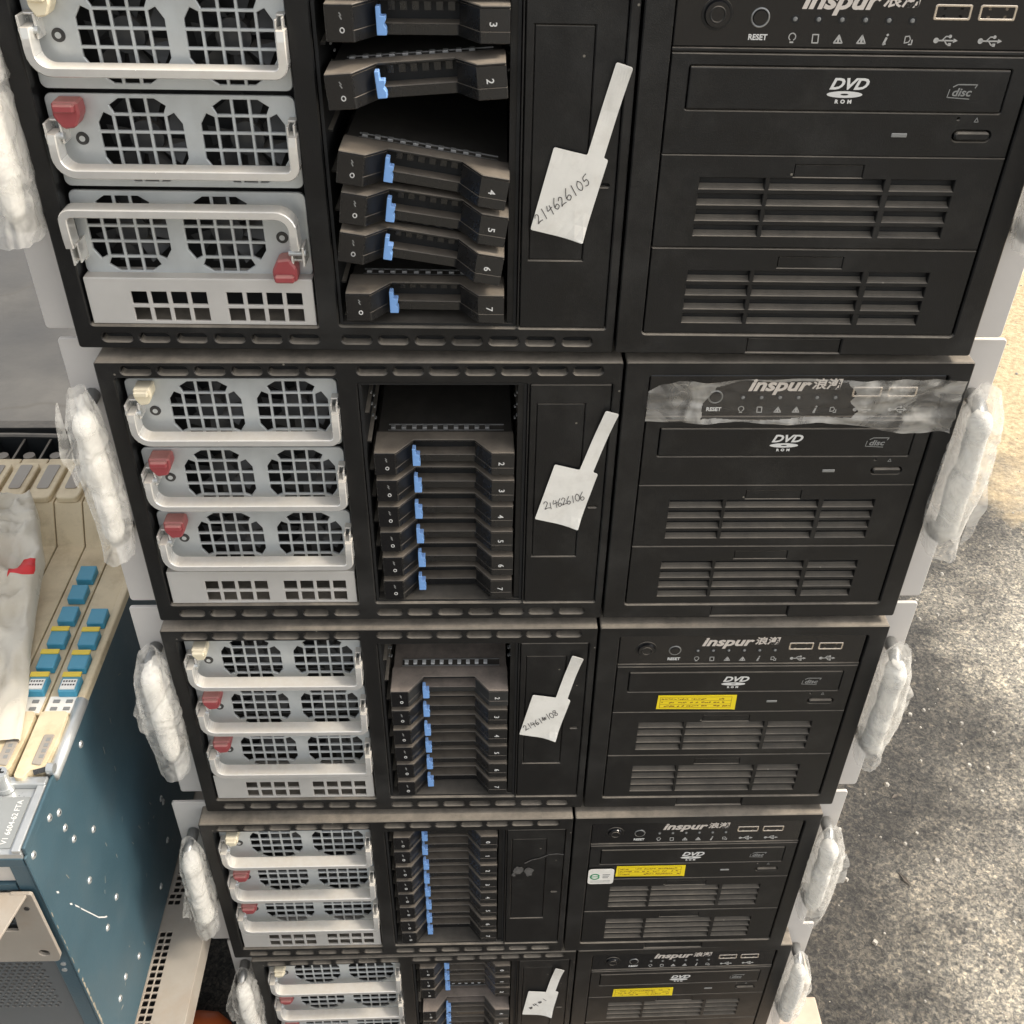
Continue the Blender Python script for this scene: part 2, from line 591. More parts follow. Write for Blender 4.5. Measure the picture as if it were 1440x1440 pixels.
def circ(x, z, r, n=20):
    return [(x + r * math.cos(i * 2 * math.pi / n), z + r * math.sin(i * 2 * math.pi / n)) for i in range(n)]


def rounded(pts, r, n=4):
    """round the corners of a polygon"""
    out = []
    N = len(pts)
    for i in range(N):
        p = Vector(pts[i]); a = Vector(pts[i - 1]); b = Vector(pts[(i + 1) % N])
        da, db = (a - p), (b - p)
        d = min(r, da.length * 0.45, db.length * 0.45)
        s, e = p + da.normalized() * d, p + db.normalized() * d
        for k in range(n + 1):
            t = k / n
            q = s * (1 - t) ** 2 + p * 2 * t * (1 - t) + e * t * t
            out.append((q.x, q.y))
    return out


# ------------------------------------------------------------------ the setting
GZ = -670.0


def ground_mat():
    m = bpy.data.materials.new('rough_asphalt')
    m.use_nodes = True
    n, l = m.node_tree.nodes, m.node_tree.links
    b = n['Principled BSDF']
    b.inputs['Roughness'].default_value = 0.8
    tc = n.new('ShaderNodeTexCoord')
    def nz(scale, det=5.0, rough=0.6, dist=0.0):
        t = n.new('ShaderNodeTexNoise')
        t.inputs['Scale'].default_value = scale
        t.inputs['Detail'].default_value = det
        t.inputs['Roughness'].default_value = rough
        t.inputs['Distortion'].default_value = dist
        l.new(tc.outputs['Object'], t.inputs['Vector'])
        return t.outputs['Fac']
    def ramp(fac, stops):
        r = n.new('ShaderNodeValToRGB')
        e = r.color_ramp.elements
        while len(e) < len(stops):
            e.new(0.5)
        for k, (p, c) in enumerate(stops):
            e[k].position = p
            e[k].color = (*c, 1)
        l.new(fac, r.inputs['Fac'])
        return r.outputs['Color']
    def mix(f, a, b_, mode='MIX'):
        x = n.new('ShaderNodeMix')
        x.data_type = 'RGBA'
        x.blend_type = mode
        if isinstance(f, float):
            x.inputs['Factor'].default_value = f
        else:
            l.new(f, x.inputs['Factor'])
        for s, v in (('A', a), ('B', b_)):
            if isinstance(v, tuple):
                x.inputs[s].default_value = (*v, 1)
            else:
                l.new(v, x.inputs[s])
        return x.outputs['Result']
    vc = n.new('ShaderNodeTexVoronoi')
    vc.inputs['Scale'].default_value = 300.0
    vc.inputs['Randomness'].default_value = 1.0
    l.new(tc.outputs['Object'], vc.inputs['Vector'])
    sc = n.new('ShaderNodeSeparateColor')
    l.new(vc.outputs['Color'], sc.inputs['Color'])
    grit = ramp(sc.outputs['Red'], [(0.0, (0.62, 0.62, 0.62)), (0.55, (0.97, 0.97, 0.96)), (0.86, (1.15, 1.13, 1.08)), (1.0, (1.7, 1.62, 1.5))])
    grain = ramp(nz(190, 6, 0.78, 0.7), [(0.34, (0.085, 0.082, 0.076)), (0.46, (0.23, 0.22, 0.20)), (0.57, (0.54, 0.485, 0.395)), (0.70, (0.78, 0.69, 0.55))])
    big = ramp(nz(2.6, 6, 0.65), [(0.36, (0.50, 0.50, 0.51)), (0.62, (1.0, 1.0, 1.0))])
    mid = ramp(nz(17, 5, 0.7), [(0.34, (0.55, 0.55, 0.55)), (0.55, (1.0, 1.0, 0.98)), (0.75, (1.2, 1.16, 1.08))])
    c = mix(1.0, grain, big, 'MULTIPLY')
    c = mix(1.0, c, mid, 'MULTIPLY')
    c = mix(1.0, c, grit, 'MULTIPLY')
    # spilled sand at the back right
    sx = n.new('ShaderNodeSeparateXYZ')
    l.new(tc.outputs['Object'], sx.inputs['Vector'])
    def math_(op, a, b_=None, clamp=False):
        x = n.new('ShaderNodeMath')
        x.operation = op
        x.use_clamp = clamp
        for i, v in enumerate((a, b_)):
            if v is None:
                continue
            if isinstance(v, (int, float)):
                x.inputs[i].default_value = v
            else:
                l.new(v, x.inputs[i])
        return x.outputs['Value']
    # signed field: positive inside the sandy patch
    f1 = math_('ADD', math_('MULTIPLY', sx.outputs['Y'], 0.75), math_('MULTIPLY', sx.outputs['X'], 0.35))
    f1 = math_('ADD', f1, math_('MULTIPLY', nz(5, 6, 0.7), 0.75))
    fs = n.new('ShaderNodeMapRange')
    fs.inputs['From Min'].default_value = 1.40
    fs.inputs['From Max'].default_value = 1.56
    l.new(f1, fs.inputs['Value'])
    # the asphalt colour is multiplied darker along a diagonal strip beside the stack
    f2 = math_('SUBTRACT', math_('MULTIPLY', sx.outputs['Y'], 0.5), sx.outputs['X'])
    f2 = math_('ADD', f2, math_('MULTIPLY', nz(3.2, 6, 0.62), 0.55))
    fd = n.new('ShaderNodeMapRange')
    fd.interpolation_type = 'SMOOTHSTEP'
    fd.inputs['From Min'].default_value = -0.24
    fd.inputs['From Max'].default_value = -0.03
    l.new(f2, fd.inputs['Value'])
    darkened = mix(1.0, c, (0.22, 0.22, 0.225), 'MULTIPLY')
    c = mix(fd.outputs['Result'], c, darkened)
    sand = ramp(nz(120, 5, 0.7), [(0.3, (0.27, 0.20, 0.11)), (0.6, (0.55, 0.43, 0.26)), (0.8, (0.70, 0.57, 0.38))])
    c = mix(fs.outputs['Result'], c, sand)
    l.new(c, b.inputs['Base Color'])
    bp = n.new('ShaderNodeBump')
    bp.inputs['Strength'].default_value = 0.9
    bp.inputs['Distance'].default_value = 0.004
    l.new(nz(150, 6, 0.75, 0.4), bp.inputs['Height'])
    l.new(bp.outputs['Normal'], b.inputs['Normal'])
    return m


def slab_mat():
    m = mat('worn_grey_slab', (0.082, 0.077, 0.068), 0.5, vary=0.4, vscale=4.0, stain=(0.045, 0.042, 0.038), stain_amt=0.7, stain_scale=2.2, bump=0.3, bscale=60)
    n, l = m.node_tree.nodes, m.node_tree.links
    b = n['Principled BSDF']
    src = b.inputs['Base Color'].links[0].from_socket
    tc = n.new('ShaderNodeTexCoord')
    ds = n.new('ShaderNodeTexNoise')
    ds.inputs['Scale'].default_value = 6
    l.new(tc.outputs['Object'], ds.inputs['Vector'])
    ad = n.new('ShaderNodeVectorMath')
    ad.operation = 'MULTIPLY_ADD'
    l.new(ds.outputs['Color'], ad.inputs[0])
    ad.inputs[1].default_value = (0.16, 0.16, 0.0)
    l.new(tc.outputs['Object'], ad.inputs[2])
    vo = n.new('ShaderNodeTexVoronoi')
    vo.feature = 'DISTANCE_TO_EDGE'
    vo.inputs['Scale'].default_value = 1.7
    l.new(ad.outputs['Vector'], vo.inputs['Vector'])
    mr = n.new('ShaderNodeMapRange')
    mr.inputs['From Min'].default_value = 0.002
    mr.inputs['From Max'].default_value = 0.012
    mr.inputs['To Min'].default_value = 0.55
    mr.inputs['To Max'].default_value = 0.0
    l.new(vo.outputs['Distance'], mr.inputs['Value'])
    mx = n.new('ShaderNodeMix')
    mx.data_type = 'RGBA'
    l.new(mr.outputs['Result'], mx.inputs['Factor'])
    l.new(src, mx.inputs['A'])
    mx.inputs['B'].default_value = (0.07, 0.062, 0.05, 1)
    l.new(mx.outputs['Result'], b.inputs['Base Color'])
    return m


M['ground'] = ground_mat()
M['slab'] = slab_mat()
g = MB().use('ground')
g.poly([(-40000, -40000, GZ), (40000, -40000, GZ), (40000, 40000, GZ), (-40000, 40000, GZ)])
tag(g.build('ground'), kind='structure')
s = MB().use('slab')
s.box(-4500, -420, 330, 5000, GZ - 20, GZ + 18, bev=6)
tag(s.build('concrete_slab'), kind='structure')

# dry litter strewn on the asphalt: far too many bits to count
lm = MB().use('wood')
M['litter'] = mat('dry_litter', (0.10, 0.085, 0.07), 0.9, vary=0.5, vscale=200)
M['pebble'] = mat('pebbles', (0.34, 0.32, 0.28), 0.85, vary=0.5, vscale=150)
for i in range(1500):
    x, y = random.uniform(280, 1500), random.uniform(-150, 1900)
    if x < 330 + max(0, y) * 0.1:
        continue
    if i % 45 == 0:
        lm.use('litter')
        a, L, w = random.uniform(0, 6.3), random.uniform(4, 13), random.uniform(1.5, 4)
        c, sn = math.cos(a), math.sin(a)
        hz = random.uniform(1, 4)
        pts = [(-L, 0, 0.3), (0, -w, hz), (L, 0, 0.6), (0, w, hz * 0.7)]
        lm.poly([(x + px * c - py * sn, y + px * sn + py * c, GZ + 0.4 + pz) for px, py, pz in pts])
    else:
        lm.use('pebble')
        r = random.choice((0.9, 1.2, 1.6, 2.2, 3.2)) * random.uniform(0.7, 1.3)
        lm.cyl((x, y, GZ - 0.3), 'z', r, r * 0.9, random.choice((4, 5, 6)), r * random.uniform(0.4, 0.7))
lo = lm.build('ground_litter')
tag(lo, 'loose pebbles and dry leaf scraps scattered over the grey asphalt', 'litter', kind='stuff')

# ------------------------------------------------------------------ rack server
W, H, SPLIT = 440.0, 175.9, 262.5
PSU_X, PSU_Z = 63.4, (56.3, 98.9, 141.5)
TX = 171.2
TRAY_Z = [149.8 - 18.0 * i for i in range(8)]


def fan_holes(cx, cz):
    hs = []
    pitch, half = 7.55, 18.9
    c = pitch - 1.3
    for i in range(-2, 3):
        for j in range(-2, 3):
            if abs(i) == 2 and abs(j) == 2:
                continue
            x0, x1, z0, z1 = cx + i * pitch - c / 2, cx + i * pitch + c / 2, cz + j * pitch - c / 2, cz + j * pitch + c / 2
            p = [(x0, z0), (x1, z0), (x1, z1), (x0, z1)]
            if abs(i) == 2 or abs(j) == 2:
                k = 3.0
                if abs(i) == 2 and abs(j) == 1:
                    # cut the outer corner
                    q = []
                    ox = x0 if i < 0 else x1
                    oz = z0 if j < 0 else z1
                    for (a, b_) in p:
                        if a == ox and b_ == oz:
                            e1 = (a, b_ + (k if j < 0 else -k))
                            e2 = (a + (k if i < 0 else -k), b_ + (-1.6 if j < 0 else 1.6))
                            order = [e1, e2] if (i < 0) != (j < 0) else [e2, e1]
                            if i < 0 and j < 0:
                                order = [e1, e2]
                            elif i > 0 and j < 0:
                                order = [e2, e1]
                            elif i > 0 and j > 0:
                                order = [e1, e2]
                            else:
                                order = [e2, e1]
                            q += order
                        else:
                            q.append((a, b_))
                    p = q
                elif abs(j) == 2 and abs(i) == 1:
                    q = []
                    ox = x0 if i < 0 else x1
                    oz = z0 if j < 0 else z1
                    for (a, b_) in p:
                        if a == ox and b_ == oz:
                            e1 = (a + (-1.6 if i < 0 else 1.6), b_ + (k if j < 0 else -k))
                            e2 = (a + (k if i < 0 else -k), b_)
                            if i < 0 and j < 0:
                                order = [e1, e2]
                            elif i > 0 and j < 0:
                                order = [e2, e1]
                            elif i > 0 and j > 0:
                                order = [e1, e2]
                            else:
                                order = [e2, e1]
                            q += order
                        else:
                            q.append((a, b_))
                    p = q
            hs.append(p)
    return hs


def make_meshes():
    D = {}
    # ---- chassis
    b = MB().use('chassis')
    b.box(4, W - 4, 26, 690, 179.0, 180.6, bev=0.5)
    b.box(4, W - 4, 26, 690, 0.6, 2.0)
    b.box(4, 5.2, 26, 690, 2.0, 179.0)
    b.box(W - 5.2, W - 4, 26, 690, 2.0, 179.0)
    b.box(5.2, W - 5.2, 688, 690, 2.0, 179.0)
    b.use('dark')
    b.box(5.2, W - 5.2, 156, 158, 2.0, 179.0)
    D['chassis'] = b.mesh('chassis')
    # ---- left bezel: the power supply bay and the drive bay cut out of it
    b = MB().use('bezel')
    holes = [rrect(8.5, 12.5, 118.5, 166.5, 1.5), rrect(128.4, 13.2, 214.4, 163.6, 1.5), rrect(215.2, 13.0, 257.6, 163.0, 1.0)]
    st = [12.4 + 18.2 * i for i in range(6)] + [128.9 + 18.0 * i for i in range(7)]
    for x in st:
        holes.append(rrect(x, 168.7, x + 15, 173.4, 2.3))
        holes.append(rrect(x, 3.8, x + 14.6, 8.4, 2.2))
    b.plate(rrect(0, 0, SPLIT - 0.6, H, 1.5), holes, 0, 24, 0.6)
    b.use('dark')
    b.box(10, SPLIT - 4, 5.5, 8, 168.0, 173.9)
    b.box(10, SPLIT - 4, 5.5, 8, 3.2, 9.0)
    b.box(9, 118, 23.0, 25.0, 13, 166)
    D['bezel_left'] = b.mesh('front_bezel')
    # ---- right bezel
    b = MB().use('bezel')
    b.plate(rrect(SPLIT + 0.8, 0, W, H, 1.5), [rrect(275.6, 10.6, 428.8, 168.2, 2.0), rect(328, 0.9, 374.5, 8.7)], 0, 24, 0.6)
    b.use('panel')
    b.box(328.4, 374.1, 1.0, 3, 1.3, 8.3, bev=0.2)
    D['bezel_right'] = b.mesh('front_bezel')
    # ---- bay cover beside the drives
    b = MB().use('panel')
    b.plate(rrect(215.6, 13.4, 257.2, 162.6, 1.0), [rect(219.2, 48.4, 244.3, 151.2), rrect(249.5, 83.6, 254.2, 85.2, 0.6)], 0.6, 4.0, 0.5)
    b.box(219.6, 243.9, 1.0, 3.0, 48.8, 150.8, bev=0.3)
    b.box(216, 257, 3.4, 20, 14, 162)
    D['cover'] = b.mesh('bay_cover')
    # ---- lower plate of the power supply bay
    b = MB().use('plate')
    hs = []
    for gx in (30.4, 75.7):
        for i in range(4):
            for z0, z1 in ((13.9, 20.8), (22.6, 29.2)):
                hs.append(rect(gx + i * 9.45, z0, gx + i * 9.45 + 7.6, z1))
    hs2 = [[(x, max(z, 13.6)) for x, z in h] for h in hs]
    b.plate(rect(9.6, 12.8, 117.2, 36.4), [[(x, z + 0.6) for x, z in h] for h in hs2], 1.6, 3.0, 0.25)
    b.box(9.6, 117.2, 1.8, 14, 35.6, 36.8, bev=0.3)
    D['bottom_plate'] = b.mesh('lower_vent_plate')
    # ---- drive cage: an open box
    b = MB().use('dark')
    b.box(128.8, 130.2, 1.5, 150, 13.6, 163.2)
    b.box(212.6, 214.0, 1.5, 150, 13.6, 163.2)
    b.box(130.2, 212.6, 1.5, 150, 162.0, 163.2)
    b.box(130.2, 212.6, 1.5, 150, 13.6, 14.8)
    b.box(130.2, 212.6, 148.5, 150, 14.8, 162.0)
    b.use('bezel')
    for i in range(9):
        z = TRAY_Z[0] + 9.0 - 18 * i
        b.box(130.2, 132.4, 8, 140, z - 0.5, z + 0.5)
        b.box(210.4, 212.6, 8, 140, z - 0.5, z + 0.5)
    b.box(209.6, 212.6, 2.5, 6, 14.8, 162)
    b.use('grey')
    for i in range(10):
        z = 159 - 3.6 * i
        b.cyl((132.4 + (i % 2) * 1.0, 24 + (i % 2) * 3, z), 'y', 0.55, -2.0, 8)
        b.cyl((210.0 - (i % 2) * 1.0, 24 + (i % 2) * 3, z), 'y', 0.55, -2.0, 8)
    D['cage'] = b.mesh('drive_cage')
    # ---- power supply (origin at its own centre)
    b = MB().use('galv')
    b.plate(rrect(-53.6, -20.3, 53.6, 20.3, 3.0), fan_holes(-14.4, 0.3) + fan_holes(30.0, 0.3), 8.0, 9.4, 0.25)
    b.box(-53.4, 53.4, 22.5, 60, -20.2, 20.2)
    D['psu'] = b.mesh('faceplate')
    b = MB().use('dark')
    b.box(-53.2, 53.2, 21.0, 22.4, -20, 20)
    for cx in (-14.4, 30.0):
        b.use('fan')
        b.cyl((cx, 13.0, 0.3), 'y', 7.5, 8, 20)
        for k in range(7):
            a = k * 2 * math.pi / 7
            p0 = (cx + 7 * math.cos(a), 0.3 + 7 * math.sin(a))
            p1 = (cx + 18 * math.cos(a + 0.15), 0.3 + 18 * math.sin(a + 0.15))
            p2 = (cx + 18 * math.cos(a + 0.75), 0.3 + 18 * math.sin(a + 0.75))
            p3 = (cx + 7 * math.cos(a + 0.6), 0.3 + 7 * math.sin(a + 0.6))
            b.poly([(p0[0], 15, p0[1]), (p1[0], 14, p1[1]), (p2[0], 19, p2[1]), (p3[0], 19, p3[1])])
    D['psu_fans'] = b.mesh('fans')
    b = MB().use('screw')
    b.cyl((-41.0, 8.1, 1.2), 'y', 2.9, -0.7, 20, 2.7)
    b.use('galv')
    b.cyl((-41.0, 7.5, 1.2), 'y', 1.3, -0.25, 14)
    D['psu_screw'] = b.mesh('screw')
    # the hanging flat handle and its two brackets
    b = MB().use('handle')
    xl, xr, zb, r = -49.0, 53.2, -9.9, 7.5
    path = [(xl, -1.2, 7.0), (xl, -1.8, 3.0), (xl, -2, 0.0)]
    for k in range(0, 7):
        a = R(180 + 15 * k)
        path.append((xl + r + r * math.cos(a), -2, zb + r + r * math.sin(a)))
    r3 = 4.0
    for k in range(0, 7):
        a = R(270 + 15 * k)
        path.append((xr - r3 + r3 * math.cos(a), -2, zb + r3 + r3 * math.sin(a)))
    path += [(xr, -2, 0.0), (xr, -1.8, 3.0), (xr, -1.2, 7.0)]
    b.band(path, (0, 1, 0), 9.0, 3.9)
    D['psu_handle'] = b.mesh('handle')
    b = MB().use('handle')
    b.box(-52.4, -51.3, -3.0, 8, 1.5, 11.0, bev=0.35)
    b.box(-52.4, -45.6, 3.2, 8, 9.9, 11.0, bev=0.35)
    b.box(-46.7, -45.6, -0.5, 8, 1.5, 11.0, bev=0.35)
    b.use('rivet')
    b.cyl((-52.9, -0.6, 5.0), 'x', 1.5, 7.8, 12)
    D['br_l'] = b.mesh('handle_bracket')
    b = MB().use('handle')
    b.box(53.6, 54.4, -3.0, 8, 1.0, 11.5, bev=0.2)
    b.box(50.6, 51.4, -2.0, 8, 1.0, 10.5, bev=0.2)
    b.box(50.6, 54.4, 3.4, 8, 10.6, 11.6, bev=0.2)
    D['br_r'] = b.mesh('handle_bracket')
    for key in ('red', 'cream'):
        b = MB().use(key)
        b.prism([(-47.6, 19.4), (-36.6, 19.4), (-36.3, 13.8), (-39.2, 8.6), (-44.6, 7.9), (-47.9, 12.8)], 'y', -1.5, 7.9, bev=0.9)
        b.prism([(-46.6, 19.0), (-37.4, 19.0), (-37.4, 15.4), (-46.6, 15.4)], 'y', -4.2, -1.0, bev=0.8)
        if key == 'cream':
            for v in b.bm.verts:
                v.co.x = -42.6 + (v.co.x + 42.1) * 0.78
                v.co.z = 19.6 + (v.co.z - 19.4) * 0.85
        D['latch_' + key] = b.mesh('latch')
    # ---- drive tray (origin at the middle of its front)
    def outline(cy, back):
        return [(-37.2, 0), (-25.6, 0), (-16.6, cy), (15.8, cy), (25.0, 0), (37.2, 0), (37.2, back), (-37.2, back)]
    for key, tm in (('', 'tray'), ('_dusty', 'tray_dusty')):
        b = MB().use(tm)
        b.prism(outline(12.6, 20.5), 'z', -7.3, -2.4, bev=0.35)
        b.prism([(-37.2, 0.05), (-25.6, 0.05), (-17.2, 11.6), (-17.2, 21), (-37.2, 21)], 'z', -2.4, 6.0)
        b.prism([(16.4, 11.6), (25.0, 0.05), (37.2, 0.05), (37.2, 21), (16.4, 21)], 'z', -2.4, 6.0)
        b.prism(outline(12.6, 20.5), 'z', 6.0, 7.3, bev=0.35)
        b.use('dark')
        b.box(-17.2, 16.4, 20.0, 21.5, -2.4, 6.0)
        b.use(tm)
        for i in range(6):
            b.box(-13.5 + i * 5.0, -10.6 + i * 5.0, 19.4, 20.0, 1.0, 4.6)
        D['tray' + key] = b.mesh('tray_front')
    for key, body, sq in (('', 'tray_body', 'tin'), ('_dusty', 'tray_dusty', 'white')):
        b = MB().use(body)
        b.box(-36.6, 36.6, 20.6, 140, -6.9, 5.9, bev=0.5)
        b.prism([(-36.6, 4), (-24.4, 4), (-16.0, 16.5), (15.2, 16.5), (24.4, 4), (36.6, 4), (36.6, 22), (-36.6, 22)], 'z', 5.0, 6.9)
        b.use('tin')
        b.box(-31, 32, 22.4, 23.2, 5.9, 6.7)
        b.box(-31, 32, 28.6, 29.2, 5.9, 6.5)
        b.use(sq)
        for i in range(10):
            x = -29.6 + i * 5.7
            b.box(x, x + 2.5, 24.2, 27.6, 5.9, 7.4, bev=0.3)
        b.use('dark')
        b.box(-31, 32, 23.2, 28.6, 5.9, 6.0)
        D['tray_body' + key] = b.mesh('carrier')
    b = MB().use('gloss')
    b.box(-36.6, -26.2, -0.25, 0.4, -6.7, 6.5, bev=0.1)
    D['tray_window'] = b.mesh('indicator_window')
    b = MB().use('blue')
    b.prism([(-17.2, -5.6), (-13.2, -5.6), (-13.2, -3.0), (-14.2, -1.4), (-13.3, 0.2), (-13.3, 1.8), (-15.4, 1.8), (-15.4, 5.4), (-17.3, 5.4)], 'y', 5.6, 10.0, bev=0.25)
    D['tray_latch'] = b.mesh('release_latch')
    for num in range(8):
        b = MB().use('white')
        b.text(str(num), 30.2, 0.2, 4.4, y=-0.02, rot=R(-90), bold=0.04)
        D['tray_mark%d' % num] = b.mesh('printed_number')
    b = MB()
    b.use('grey')
    b.stroke([(-31.2, 4.0), (-30.5, 3.0), (-31.1, 2.8), (-30.4, 1.6)], 0.45, y=-0.25)
    n = 10
    b.use('white')
    b.stroke([(-30.4 + 0.85 * math.cos(k * 2 * math.pi / n), -2.6 + 0.95 * math.sin(k * 2 * math.pi / n)) for k in range(n + 1)], 0.42, y=-0.25)
    D['tray_symbols'] = b.mesh('printed_symbols')
    # ---- control panel
    b = MB().use('gloss')
    b.box(276.2, 428.2, 1.6, 20, 143.2, 167.6, bev=0.6)
    b.use('panel')
    b.box(276.2, 428.2, 0.9, 20, 141.6, 143.0, bev=0.3)
    for i in range(6):
        b.use('dark')
        b.cyl((325.2 + 9.6 * i, 1.65, 154.4), 'y', 1.7, -0.25, 16)
        b.use('grey')
        b.cyl((325.2 + 9.6 * i, 1.5, 154.4), 'y', 1.0, -0.6, 12, 0.6)
    D['control'] = b.mesh('control_panel')
    b = MB().use('panel')
    b.cyl((293.1, 1.7, 156.0), 'y', 6.4, -0.5, 32, 6.2)
    b.use('gloss')
    b.cyl((293.1, 1.2, 156.0), 'y', 5.4, -1.5, 32, 4.9)
    b.use('panel')
    b.ring((293.1, -0.3, 156.0), 'y', 3.0, 0.35, 24)
    D['power_button'] = b.mesh('power_button')
    b = MB().use('grip')
    b.ring((310.9, 1.5, 154.8), 'y', 3.5, 0.45, 24)
    b.use('gloss')
    b.cyl((310.9, 1.7, 154.8), 'y', 3.1, -1.0, 24, 2.8)
    D['reset_button'] = b.mesh('reset_button')
    b = MB().use('usb')
    b.plate(rrect(-7.6, -3.0, 7.6, 3.0, 0.8), [rrect(-6.6, -2.1, 6.6, 2.1, 0.4)], -0.4, 3.0, 0.2)
    b.use('dark')
    b.box(-6.7, 6.7, 1.2, 1.5, -2.2, 2.2)
    b.use('tray_body')
    b.box(-5.8, 5.8, 0.1, 1.3, -0.2, 1.5)
    b.use('usb')
    for sx in (-3.4, 3.4):
        b.box(sx - 0.6, sx + 0.6, 0.0, 0.6, -2.1, -1.1)
        b.box(sx - 0.6, sx + 0.6, 0.0, 0.6, 1.0, 2.1)
    D['usb'] = b.mesh('usb_port')
    b = MB().use('logo')
    y = 1.58
    b.text('inspur', 342.2, 161.6, 10.0, y=y, shear=0.28, bold=0.34, sx=1.22)
    b.text('\u6d6a\u6f6e', 367.2, 162.0, 6.6, y=y, shear=0.12, bold=0.16, sx=1.14)
    b.use('white')
    b.text('RESET', 310.9, 147.2, 3.1, y=y, bold=0.09, sx=0.95)
    z = 147.0
    b.use('icon')
    x = 325.2
    b.stroke([(x + 1.4 * math.cos(R(-60 + k * 25)), z + 0.6 + 1.4 * math.sin(R(-60 + k * 25))) for k in range(13)], 0.4, y=y)
    b.stroke([(x - 0.6, z - 1.5), (x + 0.6, z - 1.5)], 0.6, y=y)
    x += 9.6
    b.stroke([(x - 1.1, z - 1.6), (x - 1.3, z + 1.6), (x + 1.1, z + 1.6), (x + 1.3, z - 1.6), (x - 1.1, z - 1.6)], 0.45, y=y)
    for q in range(2):
        x += 9.6
        b.stroke([(x - 1.7, z - 1.5), (x, z + 1.5), (x + 1.7, z - 1.5), (x - 1.7, z - 1.5)], 0.55, y=y)
        b.stroke([(x, z + 0.4), (x, z - 0.9)], 0.9, y=y)
    x += 9.6
    b.stroke([(x + 0.5, z + 0.6), (x - 0.3, z - 1.7), (x + 0.3, z - 1.5)], 0.9, y=y)
    b.stroke([(x + 0.6, z + 1.7), (x + 0.9, z + 2.0)], 0.8, y=y)
    x += 9.6
    b.stroke([(x - 1.4, z + 1.3), (x + 0.2, z + 1.5), (x + 0.9, z + 0.4), (x + 0.4, z - 0.8), (x - 1.3, z - 1.2), (x - 1.4, z + 1.3)], 0.4, y=y)
    b.stroke([(x + 0.5, z - 1.7), (x + 1.7, z - 1.7), (x + 1.7, z)], 0.5, y=y)
    for x in (389.0, 407.4):
        zz = 147.0
        b.stroke([(x - 4.0, zz), (x + 3.2, zz)], 0.55, y=y)
        b.stroke([(x - 1.8, zz), (x - 0.4, zz + 1.6), (x + 1.0, zz + 1.6)], 0.45, y=y)
        b.stroke([(x - 0.8, zz), (x + 0.6, zz - 1.5), (x + 1.6, zz - 1.5)], 0.45, y=y)
        b.cyl((x - 4.2, y, zz), 'y', 1.1, -0.12, 12)
        b.prism([(x + 3.0, zz - 0.9), (x + 4.8, zz), (x + 3.0, zz + 0.9)], 'y', y - 0.12, y)
        b.cyl((x + 1.3, y, zz + 1.6), 'y', 0.7, -0.12, 10)
        b.box(x + 1.1, x + 2.3, y - 0.12, y, zz - 2.1, zz - 0.9)
    D['panel_print'] = b.mesh('printed_marks')
    # ---- optical drive
    b = MB().use('panel')
    b.plate(rect(276.3, 98.9, 428.0, 141.0), [rrect(284.2, 117.8, 420.0, 136.2, 1.0), rrect(401.8, 105.8, 418.6, 110.8, 2.4), circ(402.6, 115.6, 0.5, 8)], 0.8, 6, 0.4)
    b.box(276.6, 427.8, 5.5, 20, 99.2, 140.6)
    D['dvd'] = b.mesh('optical_drive')
    b = MB().use('panel')
    b.box(284.7, 419.5, 0.6, 5, 118.3, 135.7, bev=0.6)
    D['dvd_door'] = b.mesh('disc_door')
    b = MB().use('panel')
    b.plate(rrect(402.5, 106.5, 417.9, 110.1, 1.7, 6), [], -0.2, 5, 0.7)
    D['dvd_button'] = b.mesh('eject_button')
    b = MB().use('grey')
    b.box(375.2, 382.0, 0.5, 1.2, 107.4, 109.2, bev=0.3)
    D['dvd_lamp'] = b.mesh('indicator_lamp')
    b = MB().use('white')
    y = 0.56
    b.text('DVD', 352.0, 129.3, 6.3, y=y, shear=0.32, bold=0.20, sx=1.2)
    n = 28
    cx, cz = 351.2, 125.2
    outer = [(cx + 7.6 * math.cos(k * 2 * math.pi / n), cz + 1.35 * math.sin(k * 2 * math.pi / n)) for k in range(n)]
    inner = [(cx + 1.7 * math.cos(k * 2 * math.pi / n), cz + 0.4 * math.sin(k * 2 * math.pi / n)) for k in range(n)]
    b.plate(outer, [inner], y - 0.12, y, 0)
    b.text('ROM', 351.2, 122.2, 2.1, y=y, bold=0.10, sx=1.1, space=1.9)
    b.use('grey')
    b.text('disc', 400.6, 126.6, 4.6, y=y, shear=0.2, bold=0.10, sx=1.15)
    b.stroke([(396.6, 128.9), (398.4, 129.9), (406.6, 129.9), (406.0, 128.6)], 0.45, y=y)
    b.stroke([(395.4, 127.8), (395.0, 124.6), (404.6, 124.0)], 0.35, y=y)
    b.stroke([(409.6, 114.4), (410.5, 116.2), (411.4, 114.4), (409.6, 114.4)], 0.3, y=0.78)
    D['dvd_print'] = b.mesh('printed_marks')
    # ---- louvred blank panels
    def blank(z0, z1, dz):
        b = MB().use('panel')
        hs = []
        for i in range(4):
            lz0 = z0 + 5.9 + i * 7.35
            for xa, xb in ((294.5, 323.8), (326.0, 377.2), (380.2, 408.8)):
                hs.append(rect(xa, lz0, xb, lz0 + 5.0))
        hs.append(rect(336, z1 - 9.6, 366.6, z1 - 4.0))
        b.plate(rect(276.3, z0 + 0.2, 428.0, z1 - 0.2), hs, 0.8, 4.4, 0.35)
        b.box(336.3, 366.3, 1.1, 4, z1 - 9.3, z1 - 4.3)
        b.use('dark')
        b.box(277, 427.6, 4.5, 20, z0 + 0.5, z1 - 0.5)
        b.use('slot')
        for i in range(4):
            lz0 = z0 + 5.9 + i * 7.35
            b.prism([(1.3, lz0 - 0.2), (1.7, lz0 + 0.25), (3.0, lz0 + 0.7), (3.9, lz0 + 1.6), (3.9, lz0 - 0.9)], 'x', 294.6, 408.7)
        return b.mesh('blank_panel')
